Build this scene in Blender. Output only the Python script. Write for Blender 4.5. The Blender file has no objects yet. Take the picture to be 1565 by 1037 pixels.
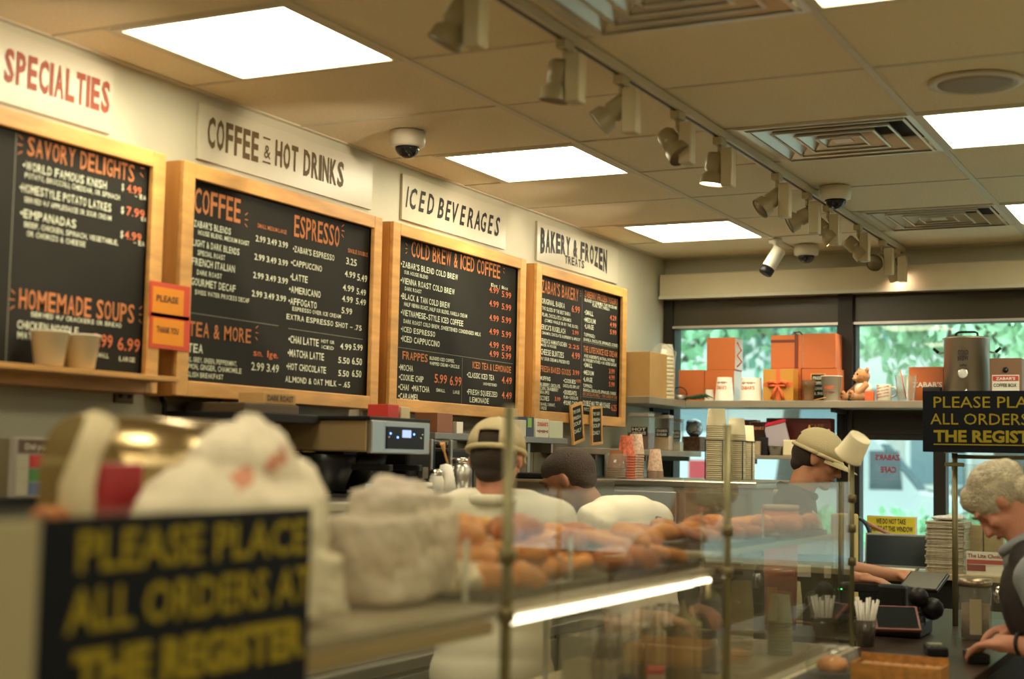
import bpy, bmesh, math, random
from mathutils import Vector as V, Matrix, Euler
random.seed(7)
S = bpy.context.scene
COL = S.collection
R = math.radians
# ---------------------------------------------------------------- camera (a 35 mm film camera with a 51 mm lens, eye height 1.58 m)
F, YAW, PITCH, ROLL = 2221.0, .4692, .0802, .0197
CP = V((0, 0, 1.58))
fwd = V((-math.sin(YAW)*math.cos(PITCH), math.cos(YAW)*math.cos(PITCH), math.sin(PITCH)))
_r = V((math.cos(YAW), math.sin(YAW), 0)); _u = _r.cross(fwd)
rt = _r*math.cos(ROLL) + _u*math.sin(ROLL); up = -_r*math.sin(ROLL) + _u*math.cos(ROLL)
cd = bpy.data.cameras.new('camera'); cam = bpy.data.objects.new('camera', cd); COL.objects.link(cam)
cam.matrix_world = Matrix(((rt.x, up.x, -fwd.x, CP.x), (rt.y, up.y, -fwd.y, CP.y), (rt.z, up.z, -fwd.z, CP.z), (0, 0, 0, 1)))
cd.sensor_width = 36; cd.lens = F/1565*36; cd.clip_start = .05; cd.clip_end = 300
cd.dof.use_dof = True; cd.dof.focus_distance = 6.2; cd.dof.aperture_fstop = 1.95
S.camera = cam
# ---------------------------------------------------------------- world, exposure
w = bpy.data.worlds.new('world'); S.world = w; w.use_nodes = True
nt = w.node_tree; bg = nt.nodes['Background']
bg.inputs[0].default_value = (.80, .97, 1.0, 1); bg.inputs[1].default_value = 2.1
S.view_settings.view_transform = 'Standard'; S.view_settings.look = 'None'
S.view_settings.exposure = 1.0; S.view_settings.gamma = 1; S.view_settings.use_curve_mapping = False
S.cycles.max_bounces = 10; S.cycles.transparent_max_bounces = 24; S.cycles.diffuse_bounces = 5
S.cycles.caustics_reflective = False; S.cycles.caustics_refractive = False; S.cycles.sample_clamp_indirect = 6
WARM = (1.0, .89, .61)
PANEL = 7.5          # brightness of the ceiling light panels
SPOT = 7.0          # watts of each lit track spot

def ray(x, y): return rt*((x-782.5)/F) - up*((y-518.5)/F) + fwd
def onx(x, y, X): d = ray(x, y); return CP + d*(X/d.x)
def ony(x, y, Y): d = ray(x, y); return CP + d*(Y/d.y)
def onz(x, y, Z): d = ray(x, y); return CP + d*((Z-CP.z)/d.z)
def at(x, y, D): return CP + ray(x, y)*D

# ---------------------------------------------------------------- materials
MATS = {}
def M(name, col, rough=.6, metal=0, bump=0, bs=60, var=0, vs=8, spec=.5, emit=0, trans=0, alpha=1, stretch=None, sheen=0):
    if name in MATS: return MATS[name]
    m = bpy.data.materials.new(name); m.use_nodes = True; n = m.node_tree; L = n.links
    b = n.nodes['Principled BSDF']
    c = (*col, 1)
    b.inputs['Base Color'].default_value = c; b.inputs['Roughness'].default_value = rough
    b.inputs['Metallic'].default_value = metal; b.inputs['Specular IOR Level'].default_value = spec
    if sheen: b.inputs['Sheen Weight'].default_value = sheen
    if trans: b.inputs['Transmission Weight'].default_value = trans
    if alpha < 1: b.inputs['Alpha'].default_value = alpha
    if emit:
        b.inputs['Emission Color'].default_value = c; b.inputs['Emission Strength'].default_value = emit
    if bump or var:
        tc = n.nodes.new('ShaderNodeTexCoord'); mp = n.nodes.new('ShaderNodeMapping'); L.new(tc.outputs['Object'], mp.inputs[0])
        if stretch: mp.inputs['Scale'].default_value = stretch
        if var:
            t = n.nodes.new('ShaderNodeTexNoise'); t.inputs['Scale'].default_value = vs; t.inputs['Detail'].default_value = 4
            L.new(mp.outputs[0], t.inputs[0])
            mx = n.nodes.new('ShaderNodeMix'); mx.data_type = 'RGBA'
            cr = n.nodes.new('ShaderNodeMapRange'); cr.inputs[1].default_value = .3; cr.inputs[2].default_value = .7
            L.new(t.outputs[0], cr.inputs[0]); L.new(cr.outputs[0], mx.inputs[0])
            mx.inputs[6].default_value = tuple(x*(1-var) for x in col)+(1,); mx.inputs[7].default_value = tuple(min(1, x*(1+var*.6)) for x in col)+(1,)
            L.new(mx.outputs[2], b.inputs['Base Color'])
        if bump:
            t = n.nodes.new('ShaderNodeTexNoise'); t.inputs['Scale'].default_value = bs; t.inputs['Detail'].default_value = 3
            L.new(mp.outputs[0], t.inputs[0])
            bn = n.nodes.new('ShaderNodeBump'); bn.inputs['Strength'].default_value = bump; bn.inputs['Distance'].default_value = .01
            L.new(t.outputs[0], bn.inputs['Height']); L.new(bn.outputs[0], b.inputs['Normal'])
    MATS[name] = m; return m
def glass(name, tint=(1, 1, 1), haze=.05, rough=.03, hcol=(.8, .78, .7), refl=1.0):
    m = bpy.data.materials.new(name); m.use_nodes = True; n = m.node_tree; n.nodes.clear(); L = n.links
    o = n.nodes.new('ShaderNodeOutputMaterial'); tr = n.nodes.new('ShaderNodeBsdfTransparent'); tr.inputs[0].default_value = (*tint, 1)
    g = n.nodes.new('ShaderNodeBsdfGlossy'); g.inputs['Roughness'].default_value = rough
    d = n.nodes.new('ShaderNodeBsdfDiffuse'); d.inputs[0].default_value = (*hcol, 1)
    # thin-sheet Schlick reflection, the same from both faces
    ge = n.nodes.new('ShaderNodeNewGeometry'); dt = n.nodes.new('ShaderNodeVectorMath'); dt.operation = 'DOT_PRODUCT'; L.new(ge.outputs['Normal'], dt.inputs[0]); L.new(ge.outputs['Incoming'], dt.inputs[1])
    ab = n.nodes.new('ShaderNodeMath'); ab.operation = 'ABSOLUTE'; L.new(dt.outputs['Value'], ab.inputs[0])
    om = n.nodes.new('ShaderNodeMath'); om.operation = 'SUBTRACT'; om.inputs[0].default_value = 1; L.new(ab.outputs[0], om.inputs[1])
    pw = n.nodes.new('ShaderNodeMath'); pw.operation = 'POWER'; pw.inputs[1].default_value = 5; L.new(om.outputs[0], pw.inputs[0])
    mu = n.nodes.new('ShaderNodeMath'); mu.operation = 'MULTIPLY_ADD'; mu.inputs[1].default_value = .9*refl; mu.inputs[2].default_value = .04*refl; L.new(pw.outputs[0], mu.inputs[0])
    m1 = n.nodes.new('ShaderNodeMixShader'); m1.inputs[0].default_value = haze; L.new(tr.outputs[0], m1.inputs[1]); L.new(d.outputs[0], m1.inputs[2])
    m2 = n.nodes.new('ShaderNodeMixShader'); L.new(mu.outputs[0], m2.inputs[0]); L.new(m1.outputs[0], m2.inputs[1]); L.new(g.outputs[0], m2.inputs[2])
    L.new(m2.outputs[0], o.inputs[0]); return m
def emis(name, col, s):
    m = bpy.data.materials.new(name); m.use_nodes = True; n = m.node_tree; n.nodes.clear()
    o = n.nodes.new('ShaderNodeOutputMaterial'); e = n.nodes.new('ShaderNodeEmission'); e.inputs[0].default_value = (*col, 1); e.inputs[1].default_value = s
    n.links.new(e.outputs[0], o.inputs[0]); return m
wallm = M('painted wall', (.52, .51, .40), .55, bump=.05, bs=40, var=.04, vs=3)
ceilm = M('ceiling tile', (.78, .71, .52), .9, bump=.35, bs=160, var=.07, vs=90)
gridm = M('ceiling grid metal', (.60, .56, .44), .45)
pine = M('pine frame', (.62, .33, .10), .45, bump=.08, bs=30, var=.22, vs=5, stretch=(6, 1, 6))
pineside = M('stained pine side', (.50, .22, .05), .5, bump=.08, bs=30, var=.2, vs=5, stretch=(6, 6, 1))
slate = M('chalkboard slate', (.018, .017, .014), .7, var=.25, vs=3, spec=.2)
chalkw = M('white chalk paint', (.62, .66, .52), .9)
chalko = M('orange chalk paint', (.46, .17, .06), .9)
chalkr = M('red orange chalk paint', (.58, .16, .07), .9)
plastw = M('off white sign board', (.54, .52, .42), .3)
inkbr = M('brown sign letters', (.10, .065, .02), .6)
inkbl = M('black sign letters', (.018, .018, .02), .6)
inkrd = M('faded red sign letters', (.28, .06, .03), .6)
steel = M('brushed steel', (.55, .54, .50), .3, 1, bump=.03, bs=80, stretch=(1, 1, 20))
steeld = M('dull steel', (.30, .29, .26), .45, .8, bump=.05, bs=50)
chrome = M('chrome', (.75, .74, .70), .12, 1)
brass = M('brass tube', (.20, .18, .09), .4, .6)
black = M('black plastic', (.009, .009, .010), .4, spec=.3)
blackm = M('matt black', (.012, .012, .012), .7, spec=.3)
bronze = M('dark bronze frame', (.018, .014, .010), .45, .3)
shelfm = M('shelf laminate', (.26, .23, .17), .5, var=.1)
whitep = M('white plastic', (.72, .70, .60), .35)
creamp = M('cream paper', (.74, .66, .44), .8, bump=.05, bs=60)
whitepp = M('white paper', (.78, .76, .68), .8)
orangec = M('orange carton', (.52, .135, .03), .55, var=.06, vs=6)
orangei = M('orange print', (.70, .14, .04), .6)
blacki = M('black print', (.03, .02, .02), .6)
yellowi = M('yellow sign print', (.27, .21, .012), .6, spec=.2)
navy = M('navy sign board', (.003, .005, .009), .5, spec=.15)
kraft = M('kraft cardboard', (.46, .28, .10), .8, bump=.05, var=.1)
clearp = glass('clear plastic', (.96, .96, .93), .14, .08, (.75, .72, .62))
caseg = glass('display case glass', (.96, .965, .93), .03, .02, (.72, .66, .48), 1.5)
winglass = glass('window glass', (.90, 1.0, .98), .03, .0, (.5, .7, .65), .7)
lamp_e = emis('light panel diffuser', WARM, PANEL)
strip_e = emis('case light strip', (1.0, .88, .62), 4)
bulb_e = emis('lit spot lamp', (1.0, .70, .52), 14)

# ---------------------------------------------------------------- mesh helpers
class MB:
    def __init__(s): s.bm = bmesh.new(); s.mi = 0; s.mats = []
    def mat(s, m):
        if m not in s.mats: s.mats.append(m)
        s.mi = s.mats.index(m); return s
    def _f(s, vs):
        try: f = s.bm.faces.new(vs); f.material_index = s.mi; return f
        except ValueError: return None
    def poly(s, pts): return s._f([s.bm.verts.new(p) for p in pts])
    def box(s, x0, x1, y0, y1, z0, z1, T=None, bev=0):
        P = [V((x, y, z)) for z in (z0, z1) for y in (y0, y1) for x in (x0, x1)]
        if T: P = [T @ p for p in P]
        v = [s.bm.verts.new(p) for p in P]
        fs = [s._f([v[i] for i in q]) for q in ((0, 2, 3, 1), (4, 5, 7, 6), (0, 1, 5, 4), (2, 6, 7, 3), (0, 4, 6, 2), (1, 3, 7, 5))]
        if bev:
            es = list({e for f in fs for e in f.edges})
            r = bmesh.ops.bevel(s.bm, geom=es, offset=bev, segments=2, affect='EDGES', profile=.5)
            for f in r['faces']: f.material_index = s.mi
        return s
    def rings(s, rings, cap0=True, cap1=True, closed=True):
        prev = None; n = len(rings[0]); first = None
        for rg in rings:
            cur = [s.bm.verts.new(p) for p in rg]
            if prev:
                for i in range(n if closed else n-1):
                    f = s._f([prev[i], prev[(i+1) % n], cur[(i+1) % n], cur[i]])
                    if f: f.smooth = True
            else: first = cur
            prev = cur
        if cap0: s._f(first[::-1])
        if cap1: s._f(prev)
        return s
    def lathe(s, prof, c=(0, 0, 0), n=20, T=None, caps=True):
        c = V(c); rg = []
        for r, z in prof:
            q = [c+V((r*math.cos(2*math.pi*i/n), r*math.sin(2*math.pi*i/n), z)) for i in range(n)]
            rg.append([T @ p for p in q] if T else q)
        return s.rings(rg, caps, caps)
    def cyl(s, a, b, r0, r1=None, n=14):
        a, b = V(a), V(b); r1 = r0 if r1 is None else r1
        d = (b-a).normalized(); q = d.to_track_quat('Z', 'Y')
        rg = [[p+q @ V((r*math.cos(2*math.pi*i/n), r*math.sin(2*math.pi*i/n), 0)) for i in range(n)] for p, r in ((a, r0), (b, r1))]
        return s.rings(rg)
    def tube(s, pts, r, n=8, loop=False):
        pts = [V(p) for p in pts]; rg = []
        rr = r if hasattr(r, '__len__') else [r]*len(pts)
        for i, p in enumerate(pts):
            a = pts[max(0, i-1)]; b = pts[min(len(pts)-1, i+1)]
            q = (b-a).normalized().to_track_quat('Z', 'Y')
            rg.append([p+q @ V((rr[i]*math.cos(2*math.pi*k/n), rr[i]*math.sin(2*math.pi*k/n), 0)) for k in range(n)])
        return s.rings(rg)
    def ball(s, c, r, T=None, sub=2):
        if not hasattr(r, '__len__'): r = (r, r, r)
        m = Matrix.Translation(c) @ (T or Matrix()) @ Matrix.Diagonal((*r, 1))
        g = bmesh.ops.create_icosphere(s.bm, subdivisions=sub, radius=1, matrix=m)
        for v in g['verts']:
            for f in v.link_faces: f.material_index = s.mi; f.smooth = True
        return s
    def build(s, name, mat=None, parent=None, **kw):
        if mat is not None: s.mats = [mat] if not isinstance(mat, (list, tuple)) else list(mat)
        me = bpy.data.meshes.new(name); s.bm.normal_update(); s.bm.to_mesh(me); s.bm.free()
        for m in s.mats: me.materials.append(m)
        o = bpy.data.objects.new(name, me); COL.objects.link(o)
        if parent: o.parent = parent
        for k, v in kw.items(): o[k] = v
        return o
def thing(name, label, cat, loc=(0, 0, 0), rz=0, group=None):
    o = bpy.data.objects.new(name, None); COL.objects.link(o); o.location = loc; o.rotation_euler = (0, 0, rz)
    o['label'] = label; o['category'] = cat
    if group: o['group'] = group
    return o
def tag(o, label, cat, group=None):
    o['label'] = label; o['category'] = cat
    if group: o['group'] = group
    return o
def kids(o): return [c for c in bpy.data.objects if c.parent == o]
def dup(src, tree, loc, rz=0, label=None, group=None, rot=None):
    """copy of a thing; tree = [(child, [grandchildren])]"""
    r = src.copy(); COL.objects.link(r); r.location = loc; r.rotation_euler = rot or (0, 0, rz)
    if label: r['label'] = label
    if group: r['group'] = group
    for c, gs in tree:
        k = c.copy(); COL.objects.link(k); k.parent = r
        for g in gs:
            h = g.copy(); COL.objects.link(h); h.parent = k
    return r
def tree(o): return [(c, kids(c)) for c in kids(o)]
def struct(o): o['kind'] = 'structure'; return o
def frameT(o, u, v):
    """matrix with local x = u, y = v, z = u x v at o"""
    u = V(u).normalized(); v = V(v).normalized(); n = u.cross(v); o = V(o)
    return Matrix(((u.x, v.x, n.x, o.x), (u.y, v.y, n.y, o.y), (u.z, v.z, n.z, o.z), (0, 0, 0, 1)))
def TR(loc=(0, 0, 0), rz=0, rx=0, ry=0): return Matrix.Translation(loc) @ Matrix.Rotation(rz, 4, 'Z') @ Matrix.Rotation(rx, 4, 'X') @ Matrix.Rotation(ry, 4, 'Y')

# ---------------------------------------------------------------- lettering
_tc = {}
def glyphs(t, bold=0, shear=0):
    k = (t, bold, shear)
    if k not in _tc:
        c = bpy.data.curves.new('lettering', 'FONT'); c.body = t; c.resolution_u = 2; c.offset = bold; c.shear = shear; c.fill_mode = 'FRONT' if 'FRONT' in [e.identifier for e in c.bl_rna.properties['fill_mode'].enum_items] else 'BOTH'
        c.extrude = 0
        o = bpy.data.objects.new('t', c); me = o.to_mesh()
        vs = [v.co.copy() for v in me.vertices]; fs = [tuple(p.vertices) for p in me.polygons]
        o.to_mesh_clear(); bpy.data.objects.remove(o); bpy.data.curves.remove(c)
        x0 = min(v.x for v in vs); x1 = max(v.x for v in vs)
        _tc[k] = ([(v.x-x0, v.y) for v in vs], fs, x1-x0)
    return _tc[k]
CAPH = max(y for x, y in glyphs('H')[0])
def letter(mb, t, fn, width, cap, bold=.012, shear=0):
    """adds text; fn maps (x, y) metres on the surface to a point"""
    vs, fs, w_ = glyphs(t, bold, shear); sx = width/w_; sy = cap/CAPH
    bv = [mb.bm.verts.new(fn(x*sx, y*sy)) for x, y in vs]
    for f in fs: mb._f([bv[i] for i in f])
CW = {' ': .5, 'I': .42, '.': .35, ',': .35, "'": .3, '1': .6, 'M': 1.25, 'W': 1.3, '•': .5, '|': .4, '&': 1.0, 'i': .4, 'l': .4, '(': .5, ')': .5}
def narrow(mb, t, fn, width, cap, bold=.012, shear=0):
    """condensed hand lettering: every letter gets a narrow cell of its own"""
    tot = sum(CW.get(c, 1) for c in t); u = width/tot; x = 0
    for c in t:
        w0 = CW.get(c, 1)*u
        if c != ' ':
            vs, fs, gw = glyphs(c, bold, shear)
            if c in "I.,'•|—-": sx = min((w0*.8)/gw, cap/CAPH) if c not in '—-' else w0*.8/gw
            else: sx = w0*.84/gw
            sy = cap/CAPH; xo = x+(w0-gw*sx)/2
            bv = [mb.bm.verts.new(fn(xo+a*sx, b*sy)) for a, b in vs]
            for f in fs: mb._f([bv[i] for i in f])
        x += w0
def plane_fn(o, u, v, n, off=.0012):
    o, u, v, n = V(o), V(u).normalized(), V(v).normalized(), V(n).normalized()
    return lambda x, y: o+u*x+v*y+n*off
def wallwords(mb, X, rows, off=.0015):
    """rows: (text, px left, py baseline at left, px right, cap height px[, bold, shear]) read off a board that stands parallel to the long wall"""
    for r in rows:
        t, x0, y0, x1, h = r[:5]; bold = r[5] if len(r) > 5 else .012; sh = r[6] if len(r) > 6 else 0
        a = onx(x0, y0, X); b = onx(x1, y0, X); c = onx(x0, y0-h, X)
        # the far end keeps the same height above the floor
        if t == 'BAKERY & FROZEN':      # the word is arched: short letters in the middle, tall at both ends
            W_, H_, pf_ = b.y-a.y, c.z-a.z, plane_fn(a, (0, 1, 0), (0, 0, 1), (1, 0, 0), off)
            def arch(x, y):
                s_ = max(0, 1-(2*x/W_-1)**2)*.30
                return pf_(x, y*(1-s_)+H_*s_)
            narrow(mb, t, arch, W_, H_, bold, sh); continue
        (letter if 'ORDERS' in t or 'PLEASE PL' in t or 'REGISTER' in t else narrow)(mb, t, plane_fn(a, (0, 1, 0), (0, 0, 1), (1, 0, 0), off), b.y-a.y, c.z-a.z, bold, sh)
def bar(mb, X, x0, y0, x1, y1, t, off=.001):
    a = onx(x0, y0, X); b = onx(x1, y1, X); a.x += off; b.x += off
    if abs(b.y-a.y) > abs(b.z-a.z): z = (a.z+b.z)/2; d = V((0, 0, t/2)); a.z = b.z = z
    else: a.y = b.y = (a.y+b.y)/2; d = V((0, t/2, 0))
    mb.poly([a-d, b-d, b+d, a+d])
def rays(mb, X, px, py, s, sgn):
    for k in (-1, 0, 1):
        a = onx(px, py, X)+V((.0012, 0, 0)); d = V((0, sgn*math.cos(k*.6), math.sin(k*.6)))
        p = a+V((0, sgn*.0, k*s*.9)); q = p+d*s; nrm = V((0, -d.z, d.y))*.0016
        mb.poly([p-nrm, q-nrm, q+nrm, p+nrm])
# ================================================================ THE ROOM
CZ = 2.741; WX = -3.025; WY = 7.93; RX = 3.6; BY = -3.0
T2 = .61
struct(MB().box(WX-.15, RX+.15, BY-.15, WY+.2, -.1, 0).build('floor', M('brown floor tile', (.46, .39, .27), .4, var=.1)))
struct(MB().box(WX-.15, WX, BY-.15, WY+.15, 0, CZ+.3).build('wall_left', wallm))
struct(MB().box(RX, RX+.15, BY-.15, WY+.15, 0, CZ+.3).build('wall_right', wallm))
struct(MB().box(WX, RX, BY-.15, BY, 0, CZ+.3).build('wall_back', wallm))
# window wall: sill wall, head wall and side piers around the openings
wf = MB()
wf.box(WX, RX, WY, WY+.15, 0, 1.0); wf.box(WX, RX, WY, WY+.15, 2.50, CZ+.3); wf.box(1.7, RX, WY, WY+.15, 1.0, 2.5)
struct(wf.build('wall_front', wallm))
# dropped ceiling: a slab above, then every lay-in tile as a part, then the grid
ceil = struct(MB().box(WX-.15, RX+.15, BY-.15, WY+.15, CZ+.06, CZ+.2).build('ceiling', ceilm))
GX0 = -2.199; GY0 = 3.0086
xl = [WX, GX0] + [GX0+1.22*i for i in range(1, 5)] + [RX]
def gy(k): return GY0+T2*k
holes = {}    # (row, x0, x1) spans taken by fittings
lights = [(a, k) for a in (-2.81, -.979+.02) for k in (-3, 0, 3, 6)] + [(1.49, k) for k in (-3, 0, 3, 6)]
lights = [(a if a < -2 else (-.979 if a < 0 else 1.461), k) for a, k in lights] + [(-2.81, -6), (-.979, -6)]
vents = [(-1.589, 0), (-1.589, 3), (-1.589, 6)]
for a, k in lights+vents: holes.setdefault(k, []).append((a, a+T2))
k = math.floor((BY-GY0)/T2); tiles = {}
while gy(k) < WY-.03:
    y0, y1 = max(BY, gy(k)), min(gy(k+1), WY)
    for i in range(len(xl)-1):
        a, b = xl[i], xl[i+1]; segs = [(a, b)]
        for h0, h1 in holes.get(k, []):
            ns = []
            for s0, s1 in segs:
                if h1 <= s0+.01 or h0 >= s1-.01: ns.append((s0, s1)); continue
                if h0 > s0+.03: ns.append((s0, h0))
                if h1 < s1-.03: ns.append((h1, s1))
            segs = ns
        for s0, s1 in segs:
            key = (round(s1-s0, 3), round(y1-y0, 3))
            if key not in tiles:
                m = MB(); m.box(-key[0]/2+.004, key[0]/2-.004, -key[1]/2+.004, key[1]/2-.004, 0, .014, bev=.003)
                o = m.build('ceiling_tile', ceilm, ceil); tiles[key] = o
            else:
                o = tiles[key].copy(); COL.objects.link(o); o.parent = ceil
            dz = random.uniform(-.001, .0015) if s1-s0 < 1.21 or random.random() < .8 else -.003
            o.location = ((s0+s1)/2, (y0+y1)/2, CZ+.003+dz)
    k += 1
g = MB()
for x in xl[1:-1]: g.box(x-.012, x+.012, BY, WY, CZ-.003, CZ+.03)
for kk in range(-11, 9):
    y = gy(kk)
    if BY < y < WY: g.box(WX, RX, y-.006, y+.006, CZ-.0005, CZ+.03)
for a, k in lights+vents:
    for x in (a, a+T2): g.box(x-.01, x+.01, gy(k), gy(k+1), CZ-.002, CZ+.03)
g.build('ceiling_grid', gridm, ceil)
gg = MB(); gg.box(WX, WX+.02, BY, WY, CZ-.002, CZ+.03); gg.box(WX, RX, WY-.02, WY, CZ-.002, CZ+.03); gg.build('wall_angle', gridm, ceil)
# light panels
names = {(-2.81, 0): 'bright ceiling light panel over the specialties end of the long wall, largest in view',
 (-2.81, 3): 'bright ceiling light panel over the iced beverages board beside the dome camera',
 (-2.81, 6): 'bright ceiling light panel over the bakery board, next to the window wall',
 (-.979, 3): 'bright ceiling light panel beside the larger square air diffuser',
 (-.979, 6): 'bright ceiling light panel beside the farther square air diffuser',
 (-.979, 0): 'bright ceiling light panel beside the square diffuser at the top edge'}
pl = None
for a, k in lights:
    lab = names.get((a, k), 'unseen square ceiling light panel added over the customers to light the room')  # panels missing from the list above are out of view, added to light the room
    t = thing('ceiling_light', lab, 'ceiling light', (a+T2/2, gy(k)+T2/2, CZ), group='square ceiling light panels')
    if pl is None:
        m = MB()
        for s in (-1, 1):
            m.box(-.298, .298, s*.285-.012, s*.285+.012, -.004, .02); m.box(s*.285-.012, s*.285+.012, -.273, .273, -.004, .02)
        f = m.build('light_frame', gridm, t); d = MB().box(-.274, .274, -.274, .274, .002, .01).build('diffuser', lamp_e, t); pl = (f, d)
    else:
        for o in pl: c = o.copy(); COL.objects.link(c); c.parent = t
# square louvred air diffusers
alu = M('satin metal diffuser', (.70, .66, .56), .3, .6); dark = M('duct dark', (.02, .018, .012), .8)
vl = ['square louvred air diffuser at the top edge of the ceiling view', 'square louvred air diffuser next to the track lights, larger of the two whole ones',
      'square louvred air diffuser between the last light panel and the window wall']
for (a, k), lab in zip(vents, vl):
    t = thing('air_diffuser', lab, 'air vent', (a+T2/2, gy(k)+T2/2, CZ), group='louvred ceiling air diffusers')
    m = MB()
    for s in (-1, 1): m.box(-.3, .3, s*.292-.01, s*.292+.01, -.004, .01); m.box(s*.292-.01, s*.292+.01, -.282, .282, -.004, .01)
    m.build('vent_frame', alu, t)
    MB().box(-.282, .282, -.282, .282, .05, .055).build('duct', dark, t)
    for j, h in enumerate((.27, .205, .14, .078)):
        m = MB(); i_ = h-.042; q = [V((x*h, y*h, -.004)) for x, y in ((-1, -1), (1, -1), (1, 1), (-1, 1))]; p = [V((x*i_, y*i_, .042)) for x, y in ((-1, -1), (1, -1), (1, 1), (-1, 1))]
        q2 = [v+V((0, 0, .004)) for v in q]; p2 = [v+V((0, 0, .004)) for v in p]
        for e in range(4):
            n_ = (e+1) % 4; m.poly([q[e], q[n_], p[n_], p[e]]); m.poly([q2[e], p2[e], p2[n_], q2[n_]]); m.poly([q[e], q2[e], q2[n_], q[n_]])
        for s_ in (-1, 1): m.box(-h-.004, h+.004, s_*h-.004, s_*h+.004, -.009, -.0045); m.box(s_*h-.004, s_*h+.004, -h+.004, h-.004, -.009, -.0045)
        m.build('louvre', alu, t)
    MB().box(-.034, .034, -.034, .034, -.004, .0).build('louvre', alu, t)
# flush round speaker
sp = MB(); sp.lathe([(.14, 0), (.14, -.006), (.118, -.010), (.112, -.004)], (0, 0, 0), 32)
t = thing('ceiling_speaker', 'round flush ceiling speaker with a dark grille beside a light panel', 'speaker', (-.72, 4.50, CZ))
sp.build('speaker_rim', gridm, t); MB().lathe([(.111, -.002), (.111, -.007), (.08, -.009), (.0, -.010)], n=32).build('speaker_grille', M('speaker grille', (.30, .26, .18), .6, bump=.4, bs=400), t)
# valance above the windows and its lower lip
struct(MB().box(WX+.02, 1.9, WY-.14, WY, 2.503, 2.638, bev=.004).build('trim_1', M('valance paint', (.52, .46, .31), .6, var=.05)))
struct(MB().box(WX+.02, 1.9, WY-.155, WY-.14, 2.495, 2.512).build('trim_2', wallm))
# ---------------------------------------------------------------- windows
def win(name, x0, x1, z0, z1, t=.035):
    m = MB(); y0, y1 = WY-.02, WY+.07
    for a, b, c, d in ((x0, x1, z0, z0+t), (x0, x1, z1-t, z1), (x0, x0+t, z0+t, z1-t), (x1-t, x1, z0+t, z1-t)): m.box(a, b, y0, y1, c, d)
    f = struct(m.build(name, bronze)); MB().box(x0+t, x1-t, WY+.02, WY+.026, z0+t, z1-t).build('pane', winglass, f); return f
struct(MB().box(-1.995, -1.915, WY-.05, WY+.12, 1.0, 2.5).build('trim_3', bronze))
struct(MB().box(-3.02, -2.965, WY-.03, WY+.12, 1.0, 2.5).build('trim_4', bronze))
tr = M('smoked transom panel', (.045, .035, .02), .25, .0)
w1 = win('window_1', -2.965, -1.995, 1.0, 2.345, .012)
w2 = win('window_2', -1.915, 1.70, 1.865, 2.345, .012)
w3 = win('window_3', -1.915, -1.46, 1.0, 1.74, .032)
w4 = win('window_4', -1.46, -.55, 1.0, 1.74, .032)
w5 = win('window_5', -.55, 1.70, 1.0, 1.74, .032)
struct(MB().box(-2.965, -1.995, WY-.01, WY+.06, 2.345, 2.5).build('trim_5', tr))
struct(MB().box(-1.915, 1.70, WY-.01, WY+.06, 2.345, 2.5).build('trim_6', tr))
struct(MB().box(-1.915, 1.70, WY-.03, WY+.1, 1.74, 1.865).build('trim_7', bronze))
for f_, xx in ((w1, (-2.965, -1.995)), (w2, (-1.915, 1.70))):
    MB().box(xx[0], xx[1], WY-.03, WY-.012, 2.335, 2.349).build('window_trim_strip', steel, f_)

# ================================================================ TRACK LIGHTING
cream = M('cream enamel lamp', (.46, .40, .24), .4); creamd = M('lamp inner dark', (.16, .12, .06), .5)
MB().box(-1.658, -1.622, -2.0, 7.98-.12, CZ-.030, CZ-.0045).mat(None).build('lighting_track', gridm, None, label='long cream lighting track running along the ceiling above the counter', category='track')
o = MB().box(-1.645, -1.635, -2.0, 7.85, CZ-.0325, CZ-.0300); o.build('track_slot', black, bpy.data.objects['lighting_track'])
def spot(y, px, py, tilt, az, lit, label, kind='bell'):
    t = thing('track_spotlight', label, 'spotlight', (-1.64, y, CZ-.031), group='cream track spotlights')
    t.scale = (.88, .88, .88)
    MB().box(-.018, .018, -.035, .035, -.03, 0, bev=.003).build('adapter', cream, t)
    MB().cyl((0, 0, -.03), (0, 0, -.062), .009).build('stem', cream, t)
    # transformer box hanging beside the lamp head
    MB().box(.012, .062, -.028, .028, -.20, -.045, bev=.006).build('driver_box', cream, t)
    T = TR((-.022, 0, -.115), az, tilt)
    h = MB(); h.lathe([(.0, .055), (.03, .055), (.036, .045), (.038, -.01), (.030, -.02), (.046, -.035), (.05, -.072)], n=20, T=T, caps=False)
    h.build('lamp_head', M('olive lamp enamel', (.30, .25, .13), .4), t)
    MB().lathe([(.0, -.064), (.043, -.066), (.046, -.069), (.0, -.069)], n=20, T=T).build('bulb_face', bulb_e if lit else creamd, t)
    MB().tube([T @ V((.041, 0, 0)), V((.012, 0, -.09)), V((0, 0, -.062))], .006).build('yoke', cream, t)
    return t, T
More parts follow.
